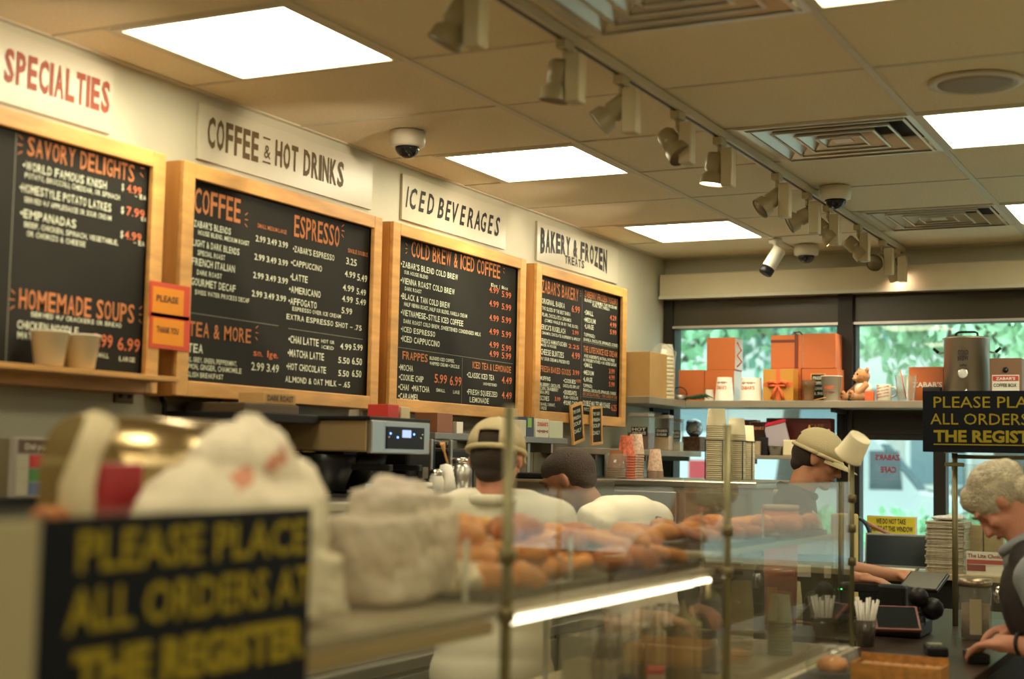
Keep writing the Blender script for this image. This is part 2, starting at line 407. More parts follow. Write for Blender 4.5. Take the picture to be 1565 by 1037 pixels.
sl = [(2.95, .5, 1.9, 0, 'cream track spotlight hanging out of focus at the top edge of the view'),
 (3.52, .15, 1.6, 0, 'cream track spotlight with its box, first whole one from the top edge'),
 (3.92, .9, 1.9, 0, 'cream track spotlight tilted towards the menu wall, second whole one from the top edge'),
 (4.40, .7, -1.9, 0, 'narrow cream track spotlight seen side on, between the tilted lamp and the glowing one'),
 (4.82, .12, 1.6, 1, 'track spotlight glowing pink white above the bakery sign, pointing straight down'),
 (5.52, .9, 2.2, 0, 'cream track spotlight tilted to the menu wall, next past the glowing lamp'),
 (5.96, 1.1, 2.0, 0, 'cream track spotlight facing the menu wall beside the second dome camera'),
 (6.30, .8, -1.3, 0, 'cream track spotlight turned to the customers, just past the second dome camera'),
 (6.86, .8, -1.3, 0, 'cream track spotlight turned to the customers beside the farther air diffuser'),
 (7.38, 1.25, 3.0, 0, 'cream track spotlight facing back along the track near its window end'),
 (7.70, .6, -.6, 1, 'glowing track spotlight at the window end of the track, tilted down')]
for y, tl, az, lit, lab in sl: spot(y, 0, 0, tl, az, lit, lab)
def spotlight(loc, target, W, size, col=(1, .80, .55), blend=.4, r=.03):
    L_ = bpy.data.lights.new('spot', 'SPOT'); L_.energy = W; L_.color = col; L_.spot_size = R(size); L_.spot_blend = blend; L_.shadow_soft_size = r
    o = bpy.data.objects.new('spot', L_); COL.objects.link(o); o.location = loc
    o.rotation_euler = (V(target)-V(loc)).to_track_quat('-Z', 'Y').to_euler()
for y, ty in ((3.92, 4.25), (5.52, 5.65), (5.96, 6.3), (2.95, 2.9)):
    spotlight((-1.82, y, 2.53), (WX, ty, 2.34), SPOT*3.0, 52)
for y, tx in ((6.30, -1.9), (6.86, -2.4), (7.38, -1.7), (7.70, -2.2)): spotlight((-1.66, y, 2.54), (tx, 7.6, 1.75), SPOT*1.5, 55)
spotlight((-1.66, 4.82, 2.54), (-1.7, 4.8, 1.2), SPOT*2, 60)
spotlight((-1.66, 4.82, 2.54), (-2.6, 4.5, 1.2), SPOT*2, 70)
spotlight((-1.60, 4.40, 2.54), (-1.4, 3.0, 1.3), SPOT*2, 60)
# ---------------------------------------------------------------- cameras on the ceiling
dome = glass('smoked dome', (.03, .03, .03), .02, .02, (.1, .1, .1), 3)
def domecam(x, y, s, lab):
    t = thing('dome_camera', lab, 'security camera', (x, y, CZ-.001), group='white ceiling dome cameras')
    MB().lathe([(.075*s, 0), (.078*s, -.03*s), (.074*s, -.06*s), (.055*s, -.066*s)], n=28).build('housing', whitep, t)
    MB().lathe([(.053*s*math.cos(a), -.064*s-.05*s*math.sin(a)) for a in (0, .3, .6, .9, 1.2, 1.5)], n=24).build('smoked_dome', M('smoked black dome', (.01, .01, .012), .06), t)
domecam(-2.69, 4.44, .85, 'white dome camera with black eye on the ceiling beside the iced beverages light panel')
domecam(-1.535, 6.02, .85, 'white dome camera with black eye beside the track spotlights')
domecam(-2.10, 7.62, .85, 'small white dome camera with black eye above the window valance')
t = thing('bullet_camera', 'white bullet camera angled down from the ceiling above the window wall', 'security camera', (-2.19, 7.35, CZ-.001))
MB().lathe([(.035, 0), (.035, -.02), (.012, -.025), (.012, -.06)], n=16).build('ceiling_mount', whitep, t)
Tb = TR((.01, 0, -.075), -1.0, -.55)
MB().lathe([(.0, .03), (.028, .03), (.036, .02), (.036, -.09), (.034, -.095)], n=20, T=Tb).build('camera_body', whitep, t)
MB().lathe([(.037, -.09), (.037, -.125), (.03, -.13), (0, -.125)], n=20, T=Tb).build('lens_ring', black, t)

# ================================================================ MENU BOARDS ON THE LONG WALL
BX = -2.905; ZB0, ZB1 = 1.744, 2.468; DX = BX-.022
def board(y0, y1, label, z0=ZB0, z1=ZB1):
    t = thing('menu_board', label, 'menu board', (0, 0, 0), group='framed chalk menu boards')
    fw, fb = .055, .048
    MB().box(WX+.002, BX-.012, y0, y0+.02, z0, z1).box(WX+.002, BX-.012, y1-.02, y1, z0, z1).box(WX+.002, BX-.012, y0+.02, y1-.02, z1-.02, z1).box(WX+.002, BX-.012, y0+.02, y1-.02, z0, z0+.02).build('side_box', pineside, t)
    for a, b, c, d in ((y0, y0+fw, z0, z1), (y1-fw, y1, z0, z1), (y0+fw, y1-fw, z1-fb, z1), (y0+fw, y1-fw, z0, z0+fb)):
        MB().box(BX-.0118, BX+.006, a, b, c, d, bev=.003).build('frame_rail', pine, t)
    MB().box(DX-.01, DX, y0+.02, y1-.02, z0+.02, z1-.02).build('chalk_panel', slate, t)
    return t
def words(t, W=(), O=(), D=(), extra=None, rr=()):
    m = MB()
    wallwords(m, DX, W); m.build('white_lettering', chalkw, t, kind='stuff')
    for q_ in O: m = MB(); wallwords(m, DX, [q_]); m.build('heading_lettering', chalko, t)
    for a in rr: m = MB(); rays(m, DX, *a); m.build('heading_rays', chalko, t, kind='stuff')
    if extra: m = MB(); wallwords(m, DX, extra); m.build('price_lettering', chalkr, t, kind='stuff')
    if D:
        m = MB()
        for d in D: bar(m, DX, *d)
        m.build('divider_line', M('grey chalk line', (.20, .20, .16), .9), t)
b1 = board(2.235, 3.388, 'chalk menu board with pine frame listing savory delights and homemade soups')
words(b1, [('•WORLD FAMOUS KNISH', 34, 258, 164, 13), ('POTATO, BROCCOLI, CHEDDAR, OR SPINACH', 37, 271, 184, 8), ('$', 185, 290, 189, 10), ('— EA', 205, 302, 223, 7),
 ('•HOMESTYLE POTATO LATKES', 29, 292, 171, 13), ('SERVED W/ APPLESAUCE OR SOUR CREAM', 36, 308, 171, 8), ('$', 184, 325, 189, 10), ('EA', 215, 337, 224, 6), ('•EMPANADAS', 30, 331, 117, 13),
 ('BEEF, CHICKEN, SPINACH, VEGETABLE,', 36, 346, 181, 8), ('OR CHORIZO & CHEESE', 40, 360, 131, 8), ('$', 183, 362, 188, 10), ('— EA', 203, 373, 221, 7),
 ('SERVED W/ CRACKERS OR BREAD', 46, 483, 186, 7), ('CHICKEN NOODLE', 25, 501, 120, 12), ('MATZO BALL', 25, 517, 96, 11), ('SMALL', 145, 545, 166, 7), ('LARGE', 181, 551, 206, 7)],
 [('SAVORY DELIGHTS', 40, 236, 207, 28), ('HOMEMADE SOUPS', 27, 470, 206, 30)], [(18, 200, 14, 580, .003)],
 [('4.99', 193, 293, 216, 12), ('7.99', 192, 328, 221, 13), ('4.99', 189, 364, 216, 12), ('5.99', 140, 528, 172, 19), ('6.99', 178, 534, 214, 19)],
 [(214, 256, .018, 1), (34, 222, .018, -1), (22, 458, .018, -1), (212, 480, .018, 1)])
b2 = board(3.472, 4.622, 'chalk menu board with pine frame listing coffee, espresso, tea and more')
pr = ('2.99 3.49 3.99',)
words(b2, [("•ZABAR'S BLENDS", 293, 345, 353, 10), ('HOUSE BLEND, MEDIUM ROAST', 302, 358, 381, 7), ('•LIGHT & DARK BLENDS', 291, 374, 366, 10), ('SPECIAL ROAST', 301, 389, 344, 7.5),
 ('•FRENCH ITALIAN', 289, 403, 359, 11), ('DARK ROAST', 300, 419, 339, 7.5), ('•GOURMET DECAF', 288, 434, 360, 11), ('SWISS WATER PROCESS DECAF', 297, 449, 381, 7),
 ('2.99 3.49 3.99', 390, 368, 440, 9), ('2.99 3.49 3.99', 388, 396, 440, 9), ('2.99 3.49 3.99', 386, 424, 440, 9), ('2.99 3.49 3.99', 384, 452, 437, 9),
 ('TEA', 286, 537, 310, 13, .02), ('EARL GREY, GREEN, PEPPERMINT,', 279, 551, 362, 7.5), ('LEMON, GINGER, CHAMOMILE', 278, 562, 369, 8), ('ENGLISH BREAKFAST', 276, 574, 341, 7.5), ('2.99 3.49', 383, 565, 426, 12),
 ("•ZABAR'S ESPRESSO", 447, 384, 511, 9), ('•CAPPUCCINO', 444, 405, 492, 9), ('•LATTE', 443, 427, 470, 10), ('•AMERICANO', 441, 446, 490, 10), ('•AFFOGATO', 440, 464, 484, 10),
 ('ESPRESSO OVER ICE CREAM', 446, 474, 521, 6), ('EXTRA ESPRESSO SHOT — .75', 437, 487, 553, 8),
 ('3.25', 528, 403, 545, 10), ('4.99', 526, 422, 543, 9), ('5.49', 545, 428, 561, 10), ('4.99', 523, 443, 541, 9), ('5.49', 544, 449, 559, 9), ('4.99', 522, 460, 539, 9), ('5.49', 543, 464, 559, 9), ('5.99', 521, 478, 538, 9),
 ('•CHAI LATTE', 440, 523, 487, 11), ('HOT OR', 490, 523, 511, 5), ('ICED', 490, 532, 510, 5), ('•MATCHA LATTE', 439, 544, 495, 11), ('•HOT CHOCOLATE', 437, 564, 498, 10), ('ALMOND & OAT MILK — .65', 435, 583, 535, 9),
 ('4.99', 519, 533, 537, 9), ('5.99', 539, 534, 554, 9), ('5.50', 516, 554, 534, 9), ('6.50', 537, 556, 553, 10), ('5.50', 516, 574, 533, 9), ('6.50', 537, 575, 552, 10)],
 [('COFFEE', 295, 323, 368, 37), ('ESPRESSO', 448, 360, 519, 32), ('SMALL MEDIUM LARGE', 393, 347, 438, 6), ('SINGLE DOUBLE', 531, 385, 562, 6), ('TEA & MORE', 287, 512, 384, 22)],
 [(289, 479, 425, 496, .002), (440, 502, 554, 518, .002)], [('sm.  lge.', 386, 543, 425, 10)], [(522, 352, .016, 1), (374, 335, .016, 1), (390, 508, .016, 1)])
b3 = board(4.700, 5.850, 'chalk menu board with pine frame listing cold brew and iced coffee')
W3 = [("•ZABAR'S BLEND COLD BREW", 612, 407, 700, 9), ('OUR HOUSE BLEND', 617, 418, 654, 5.5), ('•VIENNA ROAST COLD BREW', 611.5, 432, 695, 9), ('DARK ROAST', 618, 443, 644, 5.5), ('•BLACK & TAN COLD BREW', 612, 456, 687.5, 9),
 ('HALF VIENNA ROAST, HALF OUR BLEND, VANILLA CREAM', 617, 467, 714, 6), ('•VIETNAMESE-STYLE ICED COFFEE', 612, 481, 708, 9), ('DARK ROAST COLD BREW, SWEETENED CONDENSED MILK', 616, 493, 735, 6),
 ('•ICED ESPRESSO', 612, 506, 665, 8), ('•ICED CAPPUCCINO', 612, 521, 672, 9), ('12oz  |  16oz', 750, 437, 776, 5), ('BLENDED ICED COFFEE,', 656, 549, 694, 5), ('WHIPPED CREAM + DRIZZLE', 656, 557, 702, 5),
 ('•MOCHA', 609, 565, 631, 9), ('•COOKIE CHIP', 609, 580, 647, 9), ('•CHAI  •MATCHA', 608, 595, 656, 9), ('•CARAMEL', 608, 609, 640, 9), ('SMALL', 666, 598, 680, 5), ('LARGE', 692, 601, 702, 5),
 ('•CLASSIC ICED TEA', 713, 576, 755, 8), ('UNSWEETENED', 738, 588, 759, 4), ('•FRESH SQUEEZED', 713, 602, 760, 8), ('LEMONADE', 717, 614, 747, 8)]
P3 = [('4.99', 747, b, 762, 9) for b in (446, 467, 489, 510, 530, 544)] + [('5.99', 766, b, 781, 9) for b in (453, 472, 492, 514, 535, 547)]
words(b3, W3, [('COLD BREW & ICED COFFEE', 627.5, 391, 765, 23), ('FRAPPES', 614, 548, 653.6, 12), ('ICED TEA & LEMONADE', 721.5, 562, 781, 10)],
 [(608, 531, 783, 555, .002), (705.6, 546, 705.6, 622, .002)], P3+[('5.99', 663, 584, 683, 13), ('6.99', 686.5, 588, 705, 14), ('4.49', 766, 585, 782, 10), ('4.49', 766, 608, 782, 10)], [(622, 380, .014, -1), (769, 410, .014, 1)])
b4 = board(5.962, 7.050, 'chalk menu board with pine frame listing bakery items and frozen yogurt')
W4 = [('ORIGINAL BABKA', 827.6, 463, 863, 8), ('TWO SLICES OF THE BEST BABKA', 828, 473, 871.5, 5.5), ('PLAIN, CHOCOLATE & CINNAMON', 828, 482.5, 872.7, 5.5), ('(COMES WHOLE OR BY THE SLICE)', 832, 491, 883, 4.5),
 ("ERICA'S RUGELACH", 827, 502.5, 864, 7.5), ('CINNAMON, CHOCOLATE, RASPBERRY & APRICOT', 827.6, 510, 886.5, 4.5), ("FREDA'S HAMANTASCHEN", 827, 523, 866, 6.5), ('MADE IN HOUSE', 826, 528, 850, 4), ('CHEESE BLINTZES', 826, 541, 861.5, 8.5),
 ('W/ SOUR CREAM & PRESERVES', 826, 549.5, 870, 5), ('MUFFINS', 825, 580, 841, 6), ('BLUEBERRY, CHOCOLATE,', 825, 589, 856, 5), ('CORN, CRANBERRY', 825, 595, 853, 5), ('BRAN, APPLE', 825, 601, 839, 5), ('SCONES', 825, 611, 839, 7),
 ('ORANGE, CURRANT,', 825, 619, 848, 4.5), ('CHEESE', 825, 625, 835, 4.5), ('•COOKIES', 860.6, 584, 879.5, 6), ('CHOCOLATE CHIP, OAT', 860, 591, 885, 4.5), ('•CROISSANTS', 860.6, 602, 881, 6.5), ('PLAIN + CHOCOLATE', 861, 608.5, 883, 4.5), ('•POUND CAKE', 860.6, 618, 882, 6.5),
 ('BLENDED W/ SKIM MILK, TART FROZEN MIX', 893, 460, 943, 4.5), ('PLAIN, TART, VANILLA', 905, 468, 931, 4.5), ('•SMALL', 893, 480, 906.6, 7), ('•MEDIUM', 892, 491, 910, 7), ('•LARGE', 893, 501, 907, 7), ('TOPPINGS:', 892, 513, 909, 5), ('GRANOLA, CHOCOLATE, SPRINKLES, COOKIES', 891, 520, 944, 4.5),
 ('PURE INGREDIENTS, NATURAL, FAT FREE', 892.6, 545.4, 939, 4.5), ('NO PRESERVATIVES + NO ADDED SUGAR', 891, 551.5, 942, 4.5), ('•SMALL', 892, 560, 905, 6.5), ('•MEDIUM', 891, 571.5, 907, 6.5), ('•LARGE', 891, 582, 905, 6.5), ('TOPPINGS:', 890.5, 591, 905, 5),
 ('GRANOLA, CHOCOLATE, SPRINKLES, COOKIES', 890.5, 597.5, 941, 4.5), ('DOUBLE MALTED MILKSHAKE', 890.5, 619.5, 932, 8), ('CHOCOLATE & VANILLA', 892, 627.4, 916, 5)]
words(b4, W4, [("ZABAR'S BAKERY", 827, 446, 884, 19), ('FRESH BAKED GOODS', 825, 567, 872, 9), ('ZABERRY FROZEN YOGURT', 893, 453.5, 944, 10), ('THE LITECHOICE ICE CREAM', 891, 537, 943, 9), ('ADD CHOCOLATE SHELL — YOUR CHOICE OF CONE', 890, 603.5, 943, 4.5)],
 [(889, 440, 887.5, 632, .002), (890, 524, 944, 530, .002), (890, 606, 943, 611, .002)], [('6.99', 873, 476, 886, 10), ('2.99', 874, 510, 884, 6), ('2.25', 868, 531, 885, 6), ('4.99', 873, 547, 886, 9.5), ('3.99', 874.6, 572, 885, 7), ('3.99', 847, 612, 856, 6), ('4.99', 880, 584, 887, 5),
 ('4.29', 931.6, 488, 941.7, 7), ('4.99', 931.6, 499, 941.7, 7), ('5.99', 931.6, 510, 941.7, 7), ('3.99', 930, 570, 939, 7), ('4.99', 930, 579.5, 939, 7), ('5.99', 930, 590, 939, 7), ('6.25', 933.6, 627, 942, 9)], [(886.5, 448, .01, 1)])
# sign plates above the boards
def plate(y0, y1, z0, z1, rows, ink, label, extra=None):
    t = thing('wall_sign', label, 'sign', (0, 0, 0), group='white sign plates above the menu boards')
    MB().box(WX+.001, WX+.012, y0, y1, z0, z1, bev=.001).build('plate', plastw, t)
    m = MB(); wallwords(m, WX+.012, rows)
    if extra:
        for e in extra: bar(m, WX+.0135, *e)
    m.build('lettering', ink, t)
plate(2.15, 3.27, 2.515, 2.715, [('SPECIALTIES', 4, 121, 170, 48, .035)], inkrd, 'white plate reading specialties in faded red letters')
plate(3.672, 4.72, 2.520, 2.705, [('COFFEE', 315, 222, 396, 44, .03), ('&', 402, 240, 414, 20, .01), ('HOT', 419, 251, 456, 37, .03), ('DRINKS', 462.5, 266, 526, 37, .03)], inkbr,
      'white plate reading coffee and hot drinks in brown condensed letters', [(402, 210, 413, 213, .006), (401, 246.5, 413, 250, .006)])
plate(4.945, 5.86, 2.520, 2.705, [('ICED', 619, 315, 664, 31, .022, .3), ('BEVERAGES', 667, 331, 765, 30, .022, .3)], inkbl, 'white plate reading iced beverages in slanted black lettering')
plate(6.19, 7.19, 2.515, 2.705, [('BAKERY & FROZEN', 825, 385, 928, 36, .045), ('TREATS', 862.5, 401, 893, 11.5, .03)], inkbl, 'white plate reading bakery and frozen treats in heavy black letters')
# red-orange paper notices taped between the first two boards
for i, (ya, za, lab) in enumerate(((428, 0, 'upper red and orange paper notice taped between the first two menu boards'), (476, 0, 'lower red and orange paper notice taped between the first two menu boards'))):
    a = onx(231, ya, BX+.012); b = onx(292, ya+14, BX+.012); h = .105
    t = thing('paper_notice', lab, 'notice', (0, 0, 0), group='red and orange notices')
    MB().box(BX+.008, BX+.0095, a.y, b.y, a.z-h, a.z).build('paper', M('red notice paper', (.60, .07, .03), .6), t)
    MB().box(BX+.0096, BX+.0105, a.y+.012, b.y-.03, a.z-h+.012, a.z-.015).build('print_panel', M('orange notice print', (.75, .26, .01), .6), t)
    m = MB(); letter(m, 'PLEASE' if i == 0 else 'THANK YOU', plane_fn((BX+.0106, a.y+.028, a.z-h*.55), (0, 1, 0), (0, 0, 1), (1, 0, 0), .0008), .10, .018, .02); m.build('lettering', blacki, t)
# two small framed chalk cards hanging on the last board
for c0, rz_, lab in (((884, 676), -.20, 'small pine framed chalk card tilted over the corner of the bakery board'), ((913, 679), -.07, 'small pine framed chalk card, the straighter one on the bakery board corner')):
    p = onx(c0[0], c0[1], BX+.02); T = Matrix.Translation(p+V((.0 if rz_ < -.1 else -.005, 0, 0))) @ Matrix.Rotation(rz_*-1, 4, 'X')
    t = thing('chalk_card', lab, 'chalk card', (0, 0, 0), group='small chalk cards')
    for a, b, c, d in ((-.066, -.054, 0, .19), (.054, .066, 0, .19), (-.054, .054, .178, .19), (-.054, .054, 0, .012)): MB().box(-.006, .006, a, b, c, d, T=T).build('card_rail', pine, t)
    MB().box(-.004, .001, -.055, .055, .01, .18, T=T).build('card_slate', slate, t)
    m = MB()
    for q, (s_, yy, hh) in enumerate((('TRY OUR', .145, .016), ('FRESH', .115, .016), ('SOUP', .085, .018), ('DAILY', .05, .018))):
        letter(m, s_, lambda x, y, T=T, yy=yy: T @ V((.0022, x-.042, y+yy)), .084, hh)
    m.build('lettering', chalkw, t)
# two paper cups standing on the ledge of the first board
def cup(name, rb, rtop, h, mat=creamp, n=22, rim=True):
    m = MB(); pr_ = [(0, 0), (rb, 0), (rtop, h)]
    if rim: pr_ += [(rtop+.0018, h), (rtop+.0025, h+.002), (rtop+.0018, h+.004), (rtop-.001, h+.003)]
    pr_ += [(rb-.002, .006), (0, .006)]
    m.lathe(pr_, n=n, caps=False); return m.build(name, mat)
for px, lab in ((73, 'cream paper soup cup on the frame ledge of the savory board, by its inner corner'), (122, 'cream paper soup cup on the frame ledge of the savory board, next to the prices')):
    p = onx(px, 575, BX+.055); o = cup('paper_cup', .038, .049, .088, M('pale soup cup', (.88, .83, .66), .7)); o.location = (BX+.056, p.y, ZB0+.049+.0035); tag(o, lab, 'cup', 'soup cups on the board ledge')
struct(MB().box(BX+.0065, BX+.11, 2.25, 3.36, ZB0+.033, ZB0+.048, bev=.002).build('trim_8', pine))
# ================================================================ SHELVES AND COUNTERS ALONG THE WALL AND WINDOW
def shelf(name, label, parts, mat=shelfm):
    m = MB()
    for p in parts: m.box(*p, bev=.003)
    return tag(m.build(name, mat), label, 'shelf')
SZ = 1.906
us = thing('window_shelf', 'long grey brown shelf across the window carrying orange boxes, bear and steel pot', 'shelf')
MB().box(-2.77, .55, 7.60, 7.88, SZ-.038, SZ, bev=.003).box(-3.02, -2.7705, 7.06, 7.88, SZ-.038, SZ, bev=.003).build('shelf_board', shelfm, us, kind='thing')
for x in (-2.98, -1.955, -.2):
    MB().box(x-.012, x+.012, 7.62, 7.88, SZ-.06, SZ-.0385).box(x-.012, x+.012, 7.862, 7.88, SZ-.22, SZ-.0601).build('bracket', blackm, us)
MZ = 1.628; LZ = 1.487
ms = thing('corner_shelf', 'middle corner shelf under the window shelf carrying clear canisters', 'shelf')
MB().box(-3.02, -2.745, 6.28, 7.80, MZ-.03, MZ, bev=.003).build('shelf_board', shelfm, ms)
for y in (6.4, 7.05, 7.7): MB().box(-3.02, -2.78, y-.01, y+.01, MZ-.055, MZ-.0305).box(-3.02, -3.0, y-.01, y+.01, LZ+.004, MZ-.0555).build('bracket', steeld, ms)
LZ = 1.487
im = thing('ice_machine', 'grey steel ice machine cabinet under the corner shelf with cups on its top', 'ice machine')
IX0, IX1, IY0, IY1 = -3.02, -1.93, 6.22, 7.25
MB().box(IX0+.01, IX1-.02, IY0+.02, IY1-.02, .1, LZ-.03, bev=.01).build('body', steeld, im)
MB().box(IX0, IX1, IY0, IY1, LZ-.029, LZ, bev=.006).build('top_plate', steel, im)
MB().box(IX0+.06, -2.30, IY0-.012, IY0+.0195, .95, LZ-.05, bev=.006).build('door', steel, im)
MB().box(-2.26, IX1-.05, IY0-.008, IY0+.0195, 1.24, LZ-.05, bev=.004).build('control_panel', M('olive panel', (.10, .10, .07), .5), im)
for k_ in range(5): MB().box(-2.24, IX1-.07, IY0-.006, IY0+.0195, 1.0+k_*.04, 1.018+k_*.04).build('vent_slat', blackm, im)
MB().box(-2.36, -2.335, IY0-.04, IY0-.0125, 1.05, 1.30, bev=.006).build('handle', chrome, im)
for x, y in ((IX0+.06, IY0+.08), (IX1-.08, IY0+.08), (IX0+.06, IY1-.08), (IX1-.08, IY1-.08)): MB().cyl((x, y, 0), (x, y, .1), .025).build('leg', steeld, im)
# staff-side back counter along the long wall
bc = thing('back_counter', 'long stainless back counter along the menu wall under the brewer', 'counter')
MB().box(-3.02, -2.38, -1.5, 6.16, .90, .94, bev=.006).build('worktop', steel, bc)
for i in range(8):
    y = -1.5+i*.957
    MB().box(-3.0, -2.42, y+.005, y+.95, .1, .899).build('cabinet_body', blackm, bc)
    d = MB().box(-2.419, -2.40, y+.02, y+.935, .13, .88, bev=.003).build('door', steeld, bc)
    MB().box(-2.399, -2.375, y+.4, y+.56, .80, .815).build('handle', chrome, bc)
MB().box(-3.0, -2.45, -1.48, 6.14, 0, .099).build('plinth', blackm, bc)
# wall shelf under the boards
ws = thing('wall_shelf', 'thin grey wall shelf under the cold brew and bakery boards', 'shelf')
MB().box(-3.02, -2.74, 4.78, 5.15, 1.640, 1.665, bev=.002).box(-3.02, -2.74, 5.46, 5.98, 1.640, 1.665, bev=.002).build('shelf_board', steeld, ws, kind='thing')
for y in (4.85, 5.55, 5.9): MB().box(-3.02, -2.78, y-.01, y+.01, 1.60, 1.6395).box(-3.02, -3.005, y-.01, y+.01, 1.45, 1.5995).build('bracket', steel, ws)
# backsplash: darker tiles behind the counter
bsm = M('olive backsplash tile', (.30, .25, .13), .35, var=.15, vs=4)
wl = bpy.data.objects['wall_left']; bk = None
for i in range(40):
    for j in range(3):
        if bk is None: bk = MB().box(0, .008, .003, .197, .003, .217, bev=.002).build('backsplash_tile', bsm, wl); o = bk
        else: o = bk.copy(); COL.objects.link(o); o.parent = wl
        o.location = (WX+.0005, -1.4+i*.2, .945+j*.22)
# ---------------------------------------------------------------- coffee brewer
cb = thing('coffee_brewer', 'wide coffee brewer with steel panel, black controls and blue lights under the boards', 'coffee brewer')
ya, yb = 3.955, 4.325; z0, z1 = 1.585, 1.688
MB().box(-3.0, -2.52, ya, yb, z0, z1, bev=.006).build('housing', M('bronze steel housing', (.42, .30, .15), .35, .6), cb)
MB().box(-3.0, -2.505, ya-.01, yb+.01, z1+.0005, z1+.012, bev=.002).build('lid', black, cb)
MB().box(-2.5195, -2.50, ya, yb, z0-.004, z1, bev=.004).build('front_panel', steel, cb)
p = MB().box(-2.4995, -2.496, ya+.085, yb-.045, z0+.012, z1-.018, bev=.001).build('control_panel', black, cb)
MB().box(-2.4958, -2.4945, ya+.18, ya+.235, z0+.05, z0+.075).build('display', emis('pale display', (.55, .7, 1), .55), p)
for i, y in enumerate((ya+.095, ya+.105, ya+.15, ya+.255, ya+.30, ya+.31)):
    MB().ball((-2.495, y, z0+.05+(.012 if i % 2 else 0)), .0035, sub=1).build('indicator_light', emis('blue indicator', (.12, .25, 1), 3.5) if i in (1, 2, 3) else chrome, p)
for y in (ya+.09, ya+.28):
    b = MB().lathe([(.05, 0), (.085, .09), (.09, .12), (.0, .12)], (-2.72, y, z0-.13), 20).build('brew_basket', black, cb)
    MB().box(-2.63, -2.48, y-.012, y+.012, z0-.06, z0-.04, bev=.004).build('basket_handle', black, b)
MB().box(-3.0, -2.88, ya+.01, yb-.01, 1.4355, z0-.005).build('back_column', black, cb)
CSZ = 1.435
cst = thing('coffee_station', 'stainless cabinet carrying the brewer and syrup jars on the back counter', 'cabinet')
MB().box(-3.0, -2.42, 3.52, 4.90, .9405, CSZ-.03, bev=.004).build('body', M('pale brushed steel', (.50, .52, .56), .3, .9, bump=.05, bs=50), cst)
MB().box(-3.005, -2.40, 3.50, 4.92, CSZ-.0295, CSZ, bev=.004).build('top_plate', steel, cst)
MB().box(-2.4195, -2.41, 3.56, 4.28, .98, CSZ-.06, bev=.003).box(-2.4195, -2.41, 4.32, 4.86, .98, CSZ-.06, bev=.003).build('door', steel, cst, kind='thing')
for y, h, lab in ((4.50, .20, 'squat black grinder just past the brewer'), (4.80, .17, 'black blender base behind the capped worker')):
    t = thing('coffee_grinder', lab, 'grinder', (-2.74, y, CSZ+.0005), group='black grinders')
    MB().box(-.11, .11, -.10, .10, 0, h, bev=.012).build('body', black, t)
    MB().lathe([(.04, 0), (.05, .02), (.0, .025)], (0, 0, h+.001), 20).build('hopper', M('smoked hopper', (.03, .02, .015), .15), t)
    MB().box(.111, .13, -.03, .03, h*.3, h*.5).build('chute', steel, t)
tag(MB().box(-3.02, -2.9, 4.4, 4.90, CSZ+.001, 1.625, bev=.004).build('black_wall_rack', blackm), 'black rack against the wall behind the grinders', 'rack')
for i, y in enumerate((4.42, 4.56)):
    tag(MB().box(-2.56, -2.548, y, y+.014, CSZ+.0005, CSZ+.20, bev=.002).build('steel_rail', steel), ('upright grey steel rail beside the grinder, the one next to the brewer', 'upright grey steel rail beside the grinder, behind the first rail')[i], 'rail', 'upright rails')
for i, (px, hh, r_, X_) in enumerate(((666, .075, .026, -2.47), (684, .085, .024, -2.47), (703, .115, .042, -2.55), (650, .03, .035, -2.5))):
    p = onx(px, 765, X_)
    t = thing('syrup_jar' if i < 2 else 'steel_canister', ('glass jar of white milk powder on the coffee station, next to the steel rails', 'glass jar with steel collar and spoon beside the capped worker', 'steel canister tucked behind the capped worker', 'white paper saucer stack in front of the black grinder')[i],
              'jar' if i < 2 else 'canister', (X_, p.y, CSZ+.0005))
    MB().lathe([(r_, 0), (r_, hh*.8), (r_*.85, hh*.9), (r_*.85, hh)], n=18).build('body', steel if i == 2 else whitep, t)
    MB().lathe([(r_*.9, hh+.0005), (r_*.9, hh+.02), (0, hh+.022)], n=18).build('lid', chrome if i < 3 else whitepp, t)
    if i == 1: MB().tube([(0, 0, hh+.02), (.0, -.03, hh+.07), (0, -.045, hh+.10)], [.004, .004, .010]).build('spoon', pine, t)
tag(MB().box(-2.50, -2.42, 4.02, 4.16, CSZ+.0005, CSZ+.045, bev=.004).build('white_filter_pack', whitepp), 'pack of white paper filters under the brewer', 'filters')
tag(MB().box(-2.50, -2.43, 3.92, 3.98, CSZ+.0005, CSZ+.05, bev=.004).build('blue_carton', M('pale blue card', (.25, .45, .55), .5)), 'small pale blue carton under the brewer beside the filters', 'box')
t = thing('filter_cone', 'white paper filter cone standing between brewer and grinder', 'filters', (-2.46, 4.37, CSZ+.0005)); MB().lathe([(.045, 0), (.02, .11), (0, .115)], n=16).build('paper_cone', whitepp, t)
